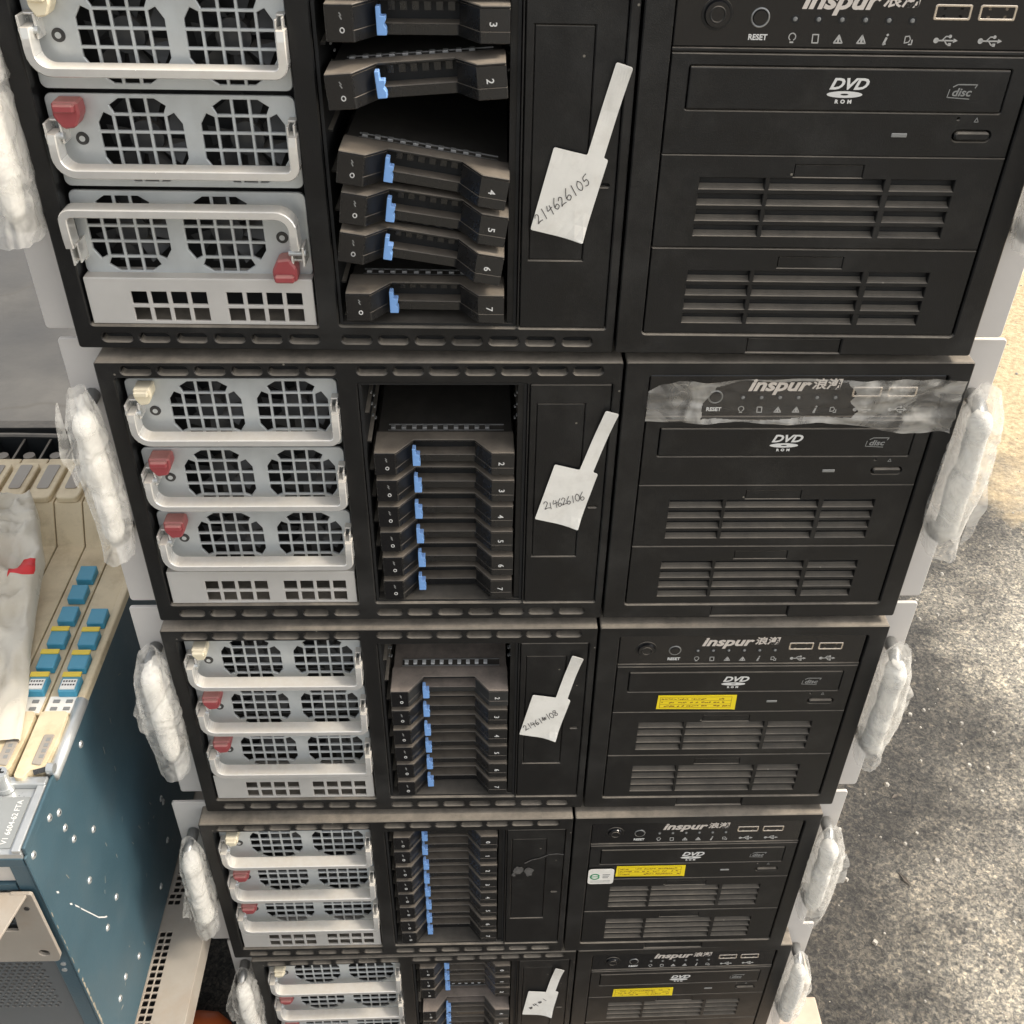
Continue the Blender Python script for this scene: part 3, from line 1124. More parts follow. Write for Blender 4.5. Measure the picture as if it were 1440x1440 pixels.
    D['blank_a'] = blank(55.6, 98.9, 0)
    D['blank_b'] = blank(11.0, 55.4, 0)
    # ---- rack ears and grips
    for side in (-1, 1):
        b = MB().use('ear')
        if side < 0:
            b.plate(rrect(-21, 2.2, 6, 180.6, 2.0), [], 15.5, 17.5, 0.4)
            b.box(0.5, 2.5, 17, 60, 6, 176)
        else:
            b.plate(rrect(W - 6, 2.2, W + 21, 180.6, 2.0), [], 15.5, 17.5, 0.4)
            b.box(W - 2.5, W - 0.5, 17, 60, 6, 176)
        D['ear%d' % side] = b.mesh('rack_ear')
        x = -10.5 if side < 0 else W + 10.5
        b = MB().use('grip')
        path = [(x, 15, 62), (x, 4, 62), (x, -3, 65), (x, -6, 72), (x, -6, 138), (x, -3, 145), (x, 4, 148), (x, 15, 148)]
        b.tube(path, 4.2, 10)
        D['grip%d' % side] = b.mesh('rack_handle', smooth=True)
    return D


D = make_meshes()


def foam_mesh(seed, side):
    b = MB().use('foam')
    x0 = -9.5 if side < 0 else W + 9.5
    n = 24
    path, rad = [], []
    for i in range(n + 1):
        z = 69 + 80 * i / n
        path.append((x0 + 0.8 * noise.noise(Vector((z * 0.05, seed, 0))), -6 + 1.2 * noise.noise(Vector((z * 0.05, seed, 4))), z))
        rad.append((5.9 + 1.3 * noise.noise(Vector((z * 0.06, seed, 9)))) * min(1, 0.6 + i / 4, 0.6 + (n - i) / 4))
    b.tube(path, rad, 18)
    for v in b.bm.verts:
        v.co.y = -6 + (v.co.y + 6) * 1.45
    return b.mesh('foam_roll', smooth=True)


def wrap_mesh(seed, side, lo=60.0, hi=163.0, fat=1.0):
    """thin sheet wound round the grip: long lengthwise facets, tight turns, open ends"""
    bm = bmesh.new()
    nz_, na = 70, 60
    x0 = -9.0 if side < 0 else W + 9.0
    rnd = random.Random(int(seed * 100))
    turns = [(rnd.uniform(lo + 18, hi - 12), rnd.uniform(-0.9, 0.9), rnd.uniform(0.05, 0.11)) for _ in range(3)]
    facets = [(rnd.uniform(0, 6.28), rnd.uniform(0.0, 0.05)) for _ in range(9)]
    rings = []
    for i in range(nz_ + 1):
        t = i / nz_
        z = lo + (hi - lo) * t
        prof = 0.80 + 0.24 * math.sin(math.pi * min(1, t * 1.02)) ** 0.8
        prof *= 1.0 - 0.40 * max(0, t - 0.84) / 0.16 + 0.12 * max(0, 0.1 - t) / 0.1
        ring = []
        for k in range(na):
            a = k * 2 * math.pi / na
            q = Vector((math.cos(a) * 1.2, math.sin(a) * 1.2, z * 0.018 + seed * 5.0))
            # broad flat facets that twist slowly along the grip
            f = 1.0 + 0.15 * noise.noise(q * 1.2)
            r1 = 1.0 - abs(noise.noise(Vector((math.cos(a) * 2.2, math.sin(a) * 2.2, z * 0.035 + seed * 3))))
            f += 0.16 * (r1 - 0.7)
            r2 = 1.0 - abs(noise.noise(Vector((math.cos(a + z * 0.02) * 4.5, math.sin(a + z * 0.02) * 4.5, z * 0.085 + seed))))
            f += 0.13 * max(0, r2 - 0.72) ** 1.2 - 0.03
            for zc, tilt, dep in turns:
                d = (z - zc - tilt * 14 * math.cos(a)) / 2.2
                f -= dep * math.exp(-d * d)
                f += dep * 0.5 * math.exp(-((d - 1.7) ** 2))
            rx, ry = 9.8 * f * prof * fat, 15.0 * f * prof * fat
            x = x0 + rx * math.cos(a) + side * 1.6 * noise.noise(Vector((z * 0.03, seed, 1)))
            y = -6.0 + ry * math.sin(a) + 2.5 * noise.noise(Vector((z * 0.03, seed, 5)))
            ring.append(bm.verts.new((x, y, z + 1.2 * noise.noise(q * 2.7))))
        rings.append(ring)
    for i in range(nz_):
        for k in range(na):
            bm.faces.new((rings[i][k], rings[i][(k + 1) % na], rings[i + 1][(k + 1) % na], rings[i + 1][k]))
    # the loose end of the sheet stands off the roll
    a0 = math.pi if side < 0 else 0.0
    zc = lo + (hi - lo) * rnd.uniform(0.3, 0.8)
    half = rnd.uniform(14, 26)
    a1 = a0 - side * rnd.uniform(0.2, 0.9)
    pts = []
    for j in range(17):
        v = j / 16
        zz = zc - half + 2 * half * v
        row = []
        for e in range(7):
            u = e / 6
            rr = 9.5 + u * (2.0 + 4.5 * math.sin(math.pi * min(1, max(0, v + 0.15 * noise.noise(Vector((v * 3, seed, 2)))))))
            aa = a1 + 0.25 * u
            row.append(bm.verts.new((x0 + rr * math.cos(aa), -6 + 1.3 * rr * math.sin(aa) + 1.3 * math.sin(zz * 0.33 + seed) * u, zz + 2 * u * math.sin(seed + v * 4))))
        pts.append(row)
    for j in range(16):
        for e in range(6):
            bm.faces.new((pts[j][e], pts[j][e + 1], pts[j + 1][e + 1], pts[j + 1][e]))
    b = MB()
    b.bm.free()
    b.bm = bm
    b.use('wrap')
    return b.mesh('plastic_wrap', smooth=True)


def ink_digits(b, text, p0, p1, h, w, y, jitter=0.3, seed=1):
    G = {'0': [[(0.5, 1.45), (0.12, 1.0), (0.1, 0.35), (0.42, 0.0), (0.75, 0.4), (0.78, 1.0), (0.5, 1.45)]],
         '1': [[(0.55, 1.5), (0.42, 0.0)]],
         '2': [[(0.08, 1.15), (0.4, 1.5), (0.72, 1.2), (0.5, 0.7), (0.05, 0.08), (0.4, 0.2), (0.95, 0.12)]],
         '4': [[(0.35, 1.4), (0.08, 0.72), (0.85, 0.82)], [(0.68, 1.25), (0.52, -0.15)]],
         '5': [[(1.0, 1.55), (0.35, 1.4), (0.2, 0.85), (0.6, 0.85), (0.72, 0.4), (0.45, 0.02), (0.02, 0.15)]],
         '6': [[(0.7, 1.55), (0.28, 0.95), (0.1, 0.4), (0.35, 0.0), (0.72, 0.25), (0.58, 0.65), (0.15, 0.45)]],
         '8': [[(0.75, 1.3), (0.4, 1.5), (0.15, 1.15), (0.5, 0.8), (0.72, 0.35), (0.4, 0.0), (0.12, 0.35), (0.45, 0.75), (0.75, 1.3)]],
         '9': [[(0.7, 1.2), (0.35, 1.45), (0.15, 1.0), (0.5, 0.8), (0.72, 1.2), (0.5, 0.0)]],
         '~': [[(0.0, 0.4), (0.3, 1.2), (0.25, 0.3), (0.6, 1.0), (0.55, 0.3), (0.9, 0.9)]]}
    rnd = random.Random(seed)
    dx, dz = p1[0] - p0[0], p1[1] - p0[1]
    L = math.hypot(dx, dz)
    ux, uz = dx / L, dz / L
    step = L / len(text)
    for i, ch in enumerate(text):
        s_ = h / 1.5 * rnd.uniform(0.88, 1.12)
        ox = p0[0] + ux * step * i
        oz = p0[1] + uz * step * i + rnd.uniform(-jitter, jitter)
        for st in G[ch]:
            sm = []
            for k in range(len(st) - 1):
                for q in range(3):
                    t = q / 3
                    pm, p1_, p2_, p3_ = st[max(0, k - 1)], st[k], st[k + 1], st[min(len(st) - 1, k + 2)]
                    sm.append(tuple(0.5 * ((2 * p1_[c]) + (-pm[c] + p2_[c]) * t + (2 * pm[c] - 5 * p1_[c] + 4 * p2_[c] - p3_[c]) * t * t + (-pm[c] + 3 * p1_[c] - 3 * p2_[c] + p3_[c]) * t ** 3) for c in (0, 1)))
            sm.append(st[-1])
            pts = [(ox + (u * ux - v * uz * 0.9) * s_ * 0.9 * 1.0, oz + (u * uz + v * ux) * s_) for u, v in sm]
            b.stroke(pts, w, y)


def server(idx, loc, rz, label, trays, tag_pts=None, tag_text=None, film=False, yellow=None, smear=False, white_sticker=False):
    root = thing('rack_server', label, 'server', loc, rz, 'servers stacked on one another')
    off = (-W / 2, 0, 0)
    P = lambda key, name, parent=root, **k: put(name, D[key], parent, k.get('loc', off), k.get('rot', (0, 0, 0)), k.get('label'))
    P('chassis', 'chassis')
    bl = P('bezel_left', 'front_bezel')
    br = P('bezel_right', 'front_bezel')
    P('cover', 'bay_cover')
    P('bottom_plate', 'lower_vent_plate')
    P('cage', 'drive_cage')
    for i, pz in enumerate(PSU_Z):
        flip = (idx == 1 and i == 0)
        lab = 'power supply fitted upside down' if flip else None
        ps = put('power_supply', D['psu'], root, (PSU_X - W / 2, 0, pz), (0, math.pi, 0) if flip else (0, 0, 0), lab)
        z0 = (0, 0, 0)
        put('fans', D['psu_fans'], ps, z0)
        put('screw', D['psu_screw'], ps, z0)
        put('handle', D['psu_handle'], ps, (0, 0, -5.0) if flip else z0)
        put('handle_bracket', D['br_l'], ps, z0)
        put('handle_bracket', D['br_r'], ps, z0)
        put('latch', D['latch_cream' if i == 2 else 'latch_red'], ps, z0, label='cream yellow latch' if i == 2 else None)
    rnd = random.Random(idx)
    for num, (tx, ty, tz, roll) in trays:
        dk = '_dusty' if (idx, num) in ((3, 2), (5, 4)) else ''
        t = put('drive_tray', D['tray' + dk], root, (tx - W / 2, ty, tz), (0, -R(roll), 0), 'crooked drive tray' if abs(roll) > 2 else None)
        z0 = (0, 0, 0)
        put('carrier', D['tray_body' + dk], t, z0)
        put('indicator_window', D['tray_window'], t, z0)
        put('release_latch', D['tray_latch'], t, (0, 0, rnd.uniform(-0.3, 0.3)))
        put('printed_number', D['tray_mark%d' % num], t, z0)
        put('printed_symbols', D['tray_symbols'], t, z0)
    cp = P('control', 'control_panel')
    z0 = (0, 0, 0)
    put('power_button', D['power_button'], cp, z0)
    put('reset_button', D['reset_button'], cp, z0)
    put('usb_port', D['usb'], cp, (388.9, 1.6, 157.8))
    put('usb_port', D['usb'], cp, (407.2, 1.6, 157.8))
    put('printed_marks', D['panel_print'], cp, z0)
    dv = P('dvd', 'optical_drive')
    for k, nme in (('dvd_door', 'disc_door'), ('dvd_button', 'eject_button'), ('dvd_lamp', 'indicator_lamp'), ('dvd_print', 'printed_marks')):
        put(nme, D[k], dv, z0)
    P('blank_a', 'blank_panel')
    P('blank_b', 'blank_panel')
    for side in (-1, 1):
        e = P('ear%d' % side, 'rack_ear')
        put('rack_handle', D['grip%d' % side], e, z0)
        put('foam_roll', foam_mesh(idx * 1.7 + side, side), e, z0)
        put('plastic_wrap', wrap_mesh(idx * 2.3 + side * 0.7, side, fat=1.0 + 0.08 * math.sin(idx * 3 + side)), e, z0)
    if tag_pts:
        b = MB().use('paper')
        b.plate(rounded(tag_pts, 1.0), [], -0.55, -0.25, 0)
        bmesh.ops.triangulate(b.bm, faces=b.bm.faces[:])
        bmesh.ops.subdivide_edges(b.bm, edges=b.bm.edges[:], cuts=5, use_grid_fill=True)
        (ax, az), (cx_, cz_) = tag_pts[5], tag_pts[2]
        for v in b.bm.verts:
            d1 = math.hypot(v.co.x - ax, v.co.z - az)
            d2 = math.hypot(v.co.x - cx_, v.co.z - cz_)
            v.co.y -= 3.2 * max(0, 1 - d1 / 26) ** 2 + 2.6 * max(0, 1 - d2 / 13) ** 2 + 0.25 * max(0, noise.noise(Vector((v.co.x * 0.12, v.co.z * 0.12, idx))))
        tg = put('paper_tag', b.mesh('paper_tag'), root, off, label='white paper tag with handwritten digits')
        b = MB().use('ink')
        txt, p0, p1, h, w = tag_text
        ink_digits(b, txt, p0, p1, h, w, -0.72, seed=idx)
        put('handwriting', b.mesh('handwriting'), tg, z0)
    if yellow:
        x0, z0_, x1, z1 = yellow
        b = MB().use('yellow')
        b.plate([(x0, z0_ + 0.8), (x1 - 2, z0_), (x1 + 0.3, z0_ - 0.5), (x1, z1), (x0 + 0.4, z1)], [], 0.42, 0.76, 0)
        st = put('yellow_sticker', b.mesh('yellow_sticker'), root, off, label='yellow sticker with fine brown print')
        b = MB().use('yink')
        rn = random.Random(idx * 11)
        hgt = z1 - z0_
        for r_ in range(3):
            zz = z1 - hgt * (0.24 + 0.25 * r_)
            x = x0 + 3
            while x < x1 - 4:
                w_ = rn.uniform(0.6, 1.5)
                if rn.random() < 0.7 and not (x0 + 11 < x < x0 + 13):
                    b.stroke([(x, zz + rn.uniform(-.4, .4)), (x + w_, zz + rn.uniform(-.4, .4))], rn.uniform(0.5, 1.1), 0.42, 0.05)
                x += w_ + rn.uniform(0.5, 0.9)
            if r_ < 2:
                b.stroke([(x0 + 2, zz - hgt * 0.125), (x1 - 3, zz - hgt * 0.125)], 0.22, 0.42, 0.04)
        b.stroke([(x0 + 2, z0_ + 2), (x0 + 2, z1 - 1.4), (x1 - 3, z1 - 1.4), (x1 - 3, z0_ + 2), (x0 + 2, z0_ + 2)], 0.25, 0.42, 0.04)
        put('printed_marks', b.mesh('printed_marks'), st, (0, 0, 0))
    if white_sticker:
        b = MB().use('paper')
        b.plate(rrect(276.4, 95.0, 295.6, 113.8, 2.5), [], -0.6, -0.2, 0)
        st = put('white_sticker', b.mesh('white_sticker'), root, off, label='small white sticker with a green logo')
        b = MB().use('green')
        b.stroke([(281.5 + 3.2 * math.cos(R(a)), 104.5 + 3.2 * math.sin(R(a))) for a in range(20, 341, 20)], 1.1, -0.61)
        b.stroke([(278.8, 104.5), (284.6, 104.5)], 0.8, -0.61)
        b.use('grey')
        for k in range(3):
            b.stroke([(287.5, 107.0 - k * 1.9), (292.5 - k * 0.7, 107.0 - k * 1.9)], 0.8, -0.61)
        for k in range(2):
            b.stroke([(278.5, 99.2 - k * 1.6), (293, 99.2 - k * 1.6)], 0.3, -0.61)
        put('printed_marks', b.mesh('printed_marks'), st, (0, 0, 0))
    if film:
        b = MB().use('film')
        b.use('film')
        NX, NZ = 360, 70
        V = []
        for i in range(NX + 1):
            u = i / NX
            x = 275.0 + (436.5 - 275.0) * u
            top = 161.5 + 6.6 * min(1, u / 0.09) - 1.6 * math.exp(-((u - 0.2) / 0.06) ** 2) + 0.5 * math.sin(u * 17)
            bot = 143.2 - 0.5 * u * 4 - (8.0 * max(0, (u - 0.55)) / 0.45) * (1 - 0.25 * math.sin(u * 21) * (u > 0.6)) + 0.4 * math.sin(u * 25)
            row = []
            for j in range(NZ + 1):
                v = j / NZ
                z = top + (bot - top) * v
                q = Vector((x * 0.035, z * 0.09, 3.3))
                inner = min(1.0, abs(u - 0.42) / 0.26) ** 1.5
                rim = max(0, (v - 0.72) / 0.28)
                amp = 0.5 + 2.2 * max(inner, rim, max(0, 0.18 - v) / 0.18 * 0.5)
                y = -2.2 - amp * (0.7 + 1.1 * noise.noise(q) + 0.6 * noise.noise(q * 2.9))
                row.append(b.bm.verts.new((x, min(-1.3, y), z)))
            V.append(row)
        for i in range(NX):
            for j in range(NZ):
                b.bm.faces.new((V[i][j], V[i + 1][j], V[i + 1][j + 1], V[i][j + 1]))
        b.use('film_loose')
        for f in b.bm.faces:
            c = f.calc_center_median()
            u, lim = (c.x - 275) / 161.5, 0.9 * noise.noise(Vector((c.x * 0.04, c.z * 0.07, 8)))
            left = 302.0 + 0.35 * (c.z - 145) + 1.2 * math.sin(c.z * 0.4)
            right = 381.0 - 0.30 * (c.z - 155) + 1.6 * math.sin(c.z * 0.55 + 1)
            low = 144.6 + 3.2 * max(0, u - 0.4) + 0.5 * math.sin(c.x * 0.11)
            high = 162.6 + 4.2 * min(1, max(0, (c.x - 304) / 22)) + 0.3 * math.sin(c.x * 0.2)
            stuck = left < c.x < right and low < c.z < high
            f.material_index = 0 if stuck else 1
        put('plastic_film', b.mesh('plastic_film', smooth=True), root, off, label='wrinkled clear protective film')
    if smear:
        b = MB().use('grey')
        rn = random.Random(5)
        M.setdefault('smear', mat('dried_mud', (0.085, 0.08, 0.074), 0.85, vary=0.5, vscale=300))
        b.use('smear')
        for cx, cz, rx, rz_ in ((224, 112, 4.5, 6.5), (232, 110, 4, 6), (221, 108, 2, 3)):
            b.plate([(cx + rx * math.cos(k * 0.4488) * rn.uniform(0.5, 1.1), cz + rz_ * math.sin(k * 0.4488) * rn.uniform(0.5, 1.1)) for k in range(14)], [], 0.45, 0.62, 0)
        b.stroke([(229, 122), (234, 126), (240, 128), (246, 132), (252, 133), (257, 132)], 1.0, 0.5, 0.1)
        put('mud_smear', b.mesh('mud_smear'), root, off)
    return root


def std(nums, dy=0.0, rn=random.Random(3)):
    return [(k, (TX + rn.uniform(-0.3, 0.3), dy + rn.uniform(-0.4, 0.4), TRAY_Z[k], rn.uniform(-0.4, 0.4))) for k in nums]


PZ = 181.375
poses = {1: (-6.33, 0.45, -0.01768), 2: (0, 0, 0), 3: (-1.21, -2.84, -0.00062), 4: (-7.17, -8.17, 0.00587), 5: (4.72, -6.05, 0.01498)}
L_ = lambda i: (poses[i][0], poses[i][1], (2 - i) * PZ)
server(1, L_(1), poses[1][2], 'topmost black server of the stack, its drive trays crooked and pulled out', [(3, (172.1, -5.1, 151.9, 0.1)), (2, (171.1, -11.2, 129.3, 4.5)), (4, (172.1, -9.1, 89.1, -9.2)), (5, (171.9, -9.0, 71.3, -8.5)), (6, (170.1, -11.3, 53.8, -8.9)), (7, (170.8, -6.8, 26.8, -0.4))],
       tag_pts=[(229.0, 101.7), (219.7, 63.9), (243.7, 58.2), (253.0, 96.4), (251.0, 97.0), (260.3, 135.9), (253.3, 137.7), (243.7, 98.3)],
       tag_text=('214626105', (223.4, 66.3), (246.5, 86.2), 5.2, 0.30))
server(2, L_(2), 0.0, 'black server with crumpled clear film over its control panel, second from top', std(range(2, 8)),
       tag_pts=[(229.8, 113.7), (220.2, 76.7), (244.3, 70.3), (253.3, 107.4), (250.6, 108.5), (261.3, 147.4), (254.5, 148.6), (243.3, 110.0)],
       tag_text=('214626106', (225.6, 83.0), (247.2, 90.2), 5.0, 0.30), film=True)
server(3, L_(3), poses[3][2], 'black server with a yellow sticker and a white tag ending in 108', std(range(2, 8)),
       tag_pts=[(224.1, 117.5), (216.2, 79.5), (240.1, 74.4), (248.3, 111.9), (246.3, 113.7), (254.2, 153.0), (247.2, 154.4), (238.8, 114.6)],
       tag_text=('21461~108', (220.4, 83.4), (241.5, 98.8), 5.4, 0.36), yellow=(304.2, 101.4, 355.2, 114.7))
server(4, L_(4), poses[4][2], 'black server with small white sticker left of its yellow one and all drive trays fitted', std(range(8)),
       yellow=(297.0, 102.0, 348.6, 115.2), white_sticker=True, smear=True)
server(5, L_(5), poses[5][2], 'lowest black server of the stack, its white tag smudged and one drive tray missing', std([0, 1, 2, 4, 5, 6, 7]),
       tag_pts=[(224.4, 115.0), (219.9, 76.0), (245.4, 72.9), (250.0, 112.1), (247.2, 113.6), (253.0, 153.1), (245.6, 154.0), (239.2, 112.8)],
       tag_text=('~4~1', (228, 84), (243, 102), 6.0, 0.4), yellow=(296.8, 99.0, 348.2, 111.6))

# ------------------------------------------------------------------ what the stack stands on
pal = thing('wooden_pallet', 'pale wooden pallet under the server stack', 'pallet', (0, 0, GZ))
b = MB().use('wood')
for k in range(8):
    b.box(-200, 290, -40 + k * 98, 45 + k * 98, 104, 122, bev=1.5)
b.build('deck_boards', pal)
for x in (-180, 45, 245):
    b = MB().use('wood')
    b.box(x - 20, x + 42, -38, 720, 0.5, 103.5, bev=2)
    b.build('bearer', pal)

# ------------------------------------------------------------------ telecom subrack lying on its back
DX, DF = -281.0, -110.0         # right side and front plane
rack = thing('telecom_subrack', 'dusty telecom subrack with cream cards, blue latches and teal side panel', 'telecom rack', (-420, 40, -327))
ro = (420, -40, 327)             # parts are modelled in world millimetres


def rpart(b, name, parent=rack, smooth=False, label=None):
    o = b.build(name, parent, ro if parent is rack else (0, 0, 0), smooth)
    if label:
        o['label'] = label
    return o


b = MB().use('teal')
b.prism([(DF, -327), (150, -327), (150, -74), (DF, -74)], 'x', DX - 1.6, DX, bev=0.5)
b.box(DX - 1.6, DX + 0.4, -108, -58, -74, -67.5, bev=0.6)
side = rpart(b, 'side_panel')
rv = MB().use('rivet')
rv.cyl((0, 0, 0), 'x', 2.6, 0.9, 14, 1.9)
rv.use('screw')
rv.cyl((0.88, 0, 0), 'x', 0.8, 0.06, 10)
rivet_me = rv.mesh('rivet')
for y, z in ((-103, -81), (-77, -83), (-67, -92), (-67, -107), (-63, -124), (-40, -147), (-20, -87), (-64, -167), (-43, -220), (-65, -221), (18, -304), (-43, -297), (-67, -281), (-82, -282), (60, -250), (62, -257), (50, -290)):
    put('rivet', rivet_me, side, (DX, y, z))
b = MB().use('white')
for (y0, z0), (y1, z1) in (((-98, -126), (-96, -129)), ((-91, -150), (-89, -153)), ((-87, -158), (-84, -165))):
    b.prism([(y0, z0 + 1), (y1, z1 + 1), (y1, z1 - 1), (y0, z0 - 1)], 'x', DX, DX + 0.15)
pp = [(-83, -168), (-79, -178), (-74, -190), (-70, -200), (-64, -210), (-61, -214)]
for (y0, z0), (y1, z1) in zip(pp[:-1], pp[1:]):
    b.prism([(y0, z0 + 0.9), (y1, z1 + 0.9), (y1, z1 - 0.9), (y0, z0 - 0.9)], 'x', DX, DX + 0.15)
rpart(b, 'paint_scratch', side)
M['bare'] = mat('worn_bare_edge', (0.30, 0.27, 0.21), 0.6, vary=0.35, vscale=200)
b = MB().use('bare')
rn = random.Random(17)
z = -128.0
while z > -326:
    h = rn.uniform(2, 8)
    w_ = rn.uniform(0.4, 1.4) + (1.2 if z < -190 else 0)
    b.prism([(DF + 0.25, z), (DF + w_, z - h * 0.3), (DF + w_ * 0.7, z - h), (DF + 0.25, z - h)], 'x', DX, DX + 0.12)
    z -= h + (rn.uniform(0, 9) if z > -200 else rn.uniform(-1, 1.5))
for k in range(26):
    y, zz, L = rn.uniform(-100, 90), rn.uniform(-310, -85), rn.uniform(1, 6)
    a = rn.uniform(-0.6, 0.6) + 1.57 * (rn.random() < 0.5)
    dy, dz = L * math.cos(a), L * math.sin(a)
    b.prism([(y, zz), (y + dy, zz + dz), (y + dy + 0.35, zz + dz + 0.35), (y + 0.35, zz + 0.35)], 'x', DX, DX + 0.1)
rpart(b, 'paint_chips', side)
# far and inner body of the case
b = MB().use('teal')
b.box(-560, DX - 2, 60, 200, -326, -76)
b.box(-560, DX - 2, DF + 6, 60, -326, -300)
b.box(-560, DX - 2, -20, 62, -300, -78)
rpart(b, 'case')
# light edge rail along the top of the side panel
b = MB().use('card')
b.box(DX - 4, DX + 1.2, -6, 150, -74, -66.5, bev=1.2)
rpart(b, 'edge_rail')
b = MB().use('rivet')
b.tube([(DX - 1, -58, -70), (DX - 1, 0, -69.5)], 4.0, 12)
rpart(b, 'corner_rod', smooth=True)
# cards
latch_b = MB().use('latchblue')
latch_b.prism([(-7.2, 0), (-6.6, 5.4), (4.8, 6.2), (6.6, 6.9), (6.6, 0)], 'x', -5.8, 5.8, bev=0.6)
latch_me = latch_b.mesh('latch')
lx = MB().use('latchblue')
lx.prism([(-7.2, 0), (-6.6, 5.4), (4.8, 6.2), (6.6, 6.9), (6.6, 0)], 'x', -5.8, 5.8, bev=0.6)
lx.use('latchyellow')
lx.box(-5.9, 5.9, 4.4, 8.2, 6.2, 7.4, bev=0.3)
latch_y = lx.mesh('latch')
lx = MB().use('latchblue')
lx.prism([(-7.2, 0), (-6.6, 5.4), (4.8, 6.2), (6.6, 6.9), (6.6, 0)], 'x', -5.8, 5.8, bev=0.6)
lx.use('latchyellow')
lx.box(-5.9, 5.9, 4.4, 8.2, 6.2, 7.4, bev=0.3)
lx.use('paper')
lx.box(-4.6, 4.6, -5.4, 2.6, 5.2, 6.4)
lx.use('ink')
for q in range(2):
    for w_ in range(5):
        lx.box(-4.0 + w_ * 1.7, -2.9 + w_ * 1.7, 0.2 - q * 3, 1.4 - q * 3, 6.4, 6.5)
latch_w = lx.mesh('latch')
seams = [-283.6, -303.4, -324.4, -345.2, -366, -386.8, -407.6, -428.4, -449.2, -470, -491]
for k in range(10):
    x1, x0 = seams[k] - 0.5, seams[k + 1] + 0.5
    b = MB().use('card')
    prof = [(-12, -76), (150, -76), (222, -48), (222, -38.5), (166, -38.5), (150.5, -68), (-12, -68)]
    b.prism(prof, 'x', x0, x1, bev=0.5)
    # printed strip with little lamps at the near end
    b.use('paper')
    b.box(x0 + 1, x1 - 1, -11, 2.5, -68, -67.75)
    b.use('grey')
    for z_ in (0, 1):
        for q in (0, 1):
            b.box(x0 + 4 + q * 8, x0 + 8 + q * 8, -9 + z_ * 6, -6.5 + z_ * 6, -67.75, -67.2)
    c = rpart(b, 'line_card')
    # near lever
    b = MB().use('card')
    xc = (x0 + x1) / 2
    b.prism(rounded([(x0 + 1, -13), (x1 - 1, -13), (x1 - 0.4, -35), (x1 - 2, -58), (x0 + 9, -57), (x0 + 7, -64), (x0 + 1, -63)], 3, 4), 'z', -71, -63.5, bev=0.8)
    b.use('beige')
    b.prism(rounded([(x0 + 9.5, -32), (x1 - 3, -32), (x1 - 4, -55), (x0 + 9, -54)], 1, 2), 'z', -63.5, -62.6, bev=0.3)
    b.use('grey')
    for q in range(4):
        b.box(x0 + 12, x0 + 14.5, -50 + q * 4.2, -47.5 + q * 4.2, -62.6, -62.4)
    put('ejector_lever', b.mesh('ejector_lever'), c, (0, 0, 0))
    # far lever
    b = MB().use('card')
    b.prism(rounded([(x0 + 1.5, 165), (x1 - 1.5, 165), (x1 - 1, 210), (x0 + 1, 210)], 5, 5), 'z', -38.4, -33.5, bev=0.9)
    b.use('beige')
    b.prism(rounded([(x0 + 5.5, 176), (x1 - 5.5, 176), (x1 - 5, 206), (x0 + 5, 206)], 2, 3), 'z', -33.5, -32.7, bev=0.3)
    put('ejector_lever', b.mesh('ejector_lever'), c, (0, 0, 0))
    rows = {0: [(66.9, 'b'), (46.7, 'y'), (25.4, 'y'), (7.0, 'w')], 1: [(111.3, 'b'), (91.2, 'b'), (69.2, 'b'), (47.5, 'y'), (26.3, 'y'), (7.3, 'w')]}.get(k, [(111, 'b'), (91, 'b'), (69, 'b'), (47, 'y')] if k in (6, 8) else [])
    for y, kind in rows:
        if kind != 'w':
            y += 1
        put('latch', {'b': latch_me, 'y': latch_y, 'w': latch_w}[kind], c, ((x0 + x1) / 2 + 2.5, y + 2, -68.0))
# front edge: grey frame with thumbscrew, lip, connector recess, flange, mesh
b = MB().use('rivet')
b.box(-560, DX - 2, DF + 0.5, -59, -76, -70.5, bev=0.5)
b.box(-560, DX - 2, -66, -60, -70.6, -66.4, bev=0.8)
b.box(DX - 7, DX - 2, DF + 0.5, -64, -70.6, -67.6, bev=0.8)
rpart(b, 'front_frame')
M['silk'] = mat('grey_label_plate', (0.24, 0.25, 0.245), 0.5, vary=0.08)
b = MB().use('silk')
b.box(-560, DX - 9, -106, -72, -70.5, -69.8, bev=0.2)
b.use('white')
lab = MB().use('white')
lab.text('V1 6604-62 FTA', 0, 0, 4.6, y=0, bold=0.03)
b._join(lab.mesh('printed_marks', scale=1.0), lambda c: Vector((-294.5 - c.z, -89 + c.x * 0.95, -69.7 - c.y * 0.2)))
b.use('paper')
b.box(-320, -308, -104, -80, -69.8, -69.4, bev=0.2)
rpart(b, 'label_plate')
b = MB().use('rivet')
b.cyl((-306, -66, -70), 'z', 5.0, 3, 20, 4.6)
b.cyl((-306, -66, -67), 'z', 3.8, 9, 20)
b.cyl((-306, -66, -58), 'z', 4.4, 3, 20, 4.2)
b.use('screw')
b.box(-308.6, -303.4, -66.6, -65.4, -55.1, -54.8)
b.box(-306.6, -305.4, -68.6, -63.4, -55.1, -54.8)
rpart(b, 'thumbscrew')
b = MB().use('screw')
b.tube([(DX - 9, -61, -62), (DX - 1, -58, -62)], 1.6, 10)
b.use('rivet')
b.cyl((DX - 2, -58, -62), 'x', 3.2, 4, 14)
rpart(b, 'rail_screw')
b = MB().use('teal')
b.box(-560, DX - 2, DF, DF + 6, -82, -74.5, bev=0.6)
b.box(-293, DX - 2, DF + 1, DF + 6, -326, -82.5, bev=0.6)
rpart(b, 'front_lip')
b = MB().use('plate')
b.plate(rect(-560, -99.5, -294, -83), [], DF + 3, DF + 6, 0.3)
b.use('teal')
b.box(-560, -294, DF + 1, DF + 6, -106, -100.5)
rpart(b, 'connector_plate')
b = MB().use('handle')
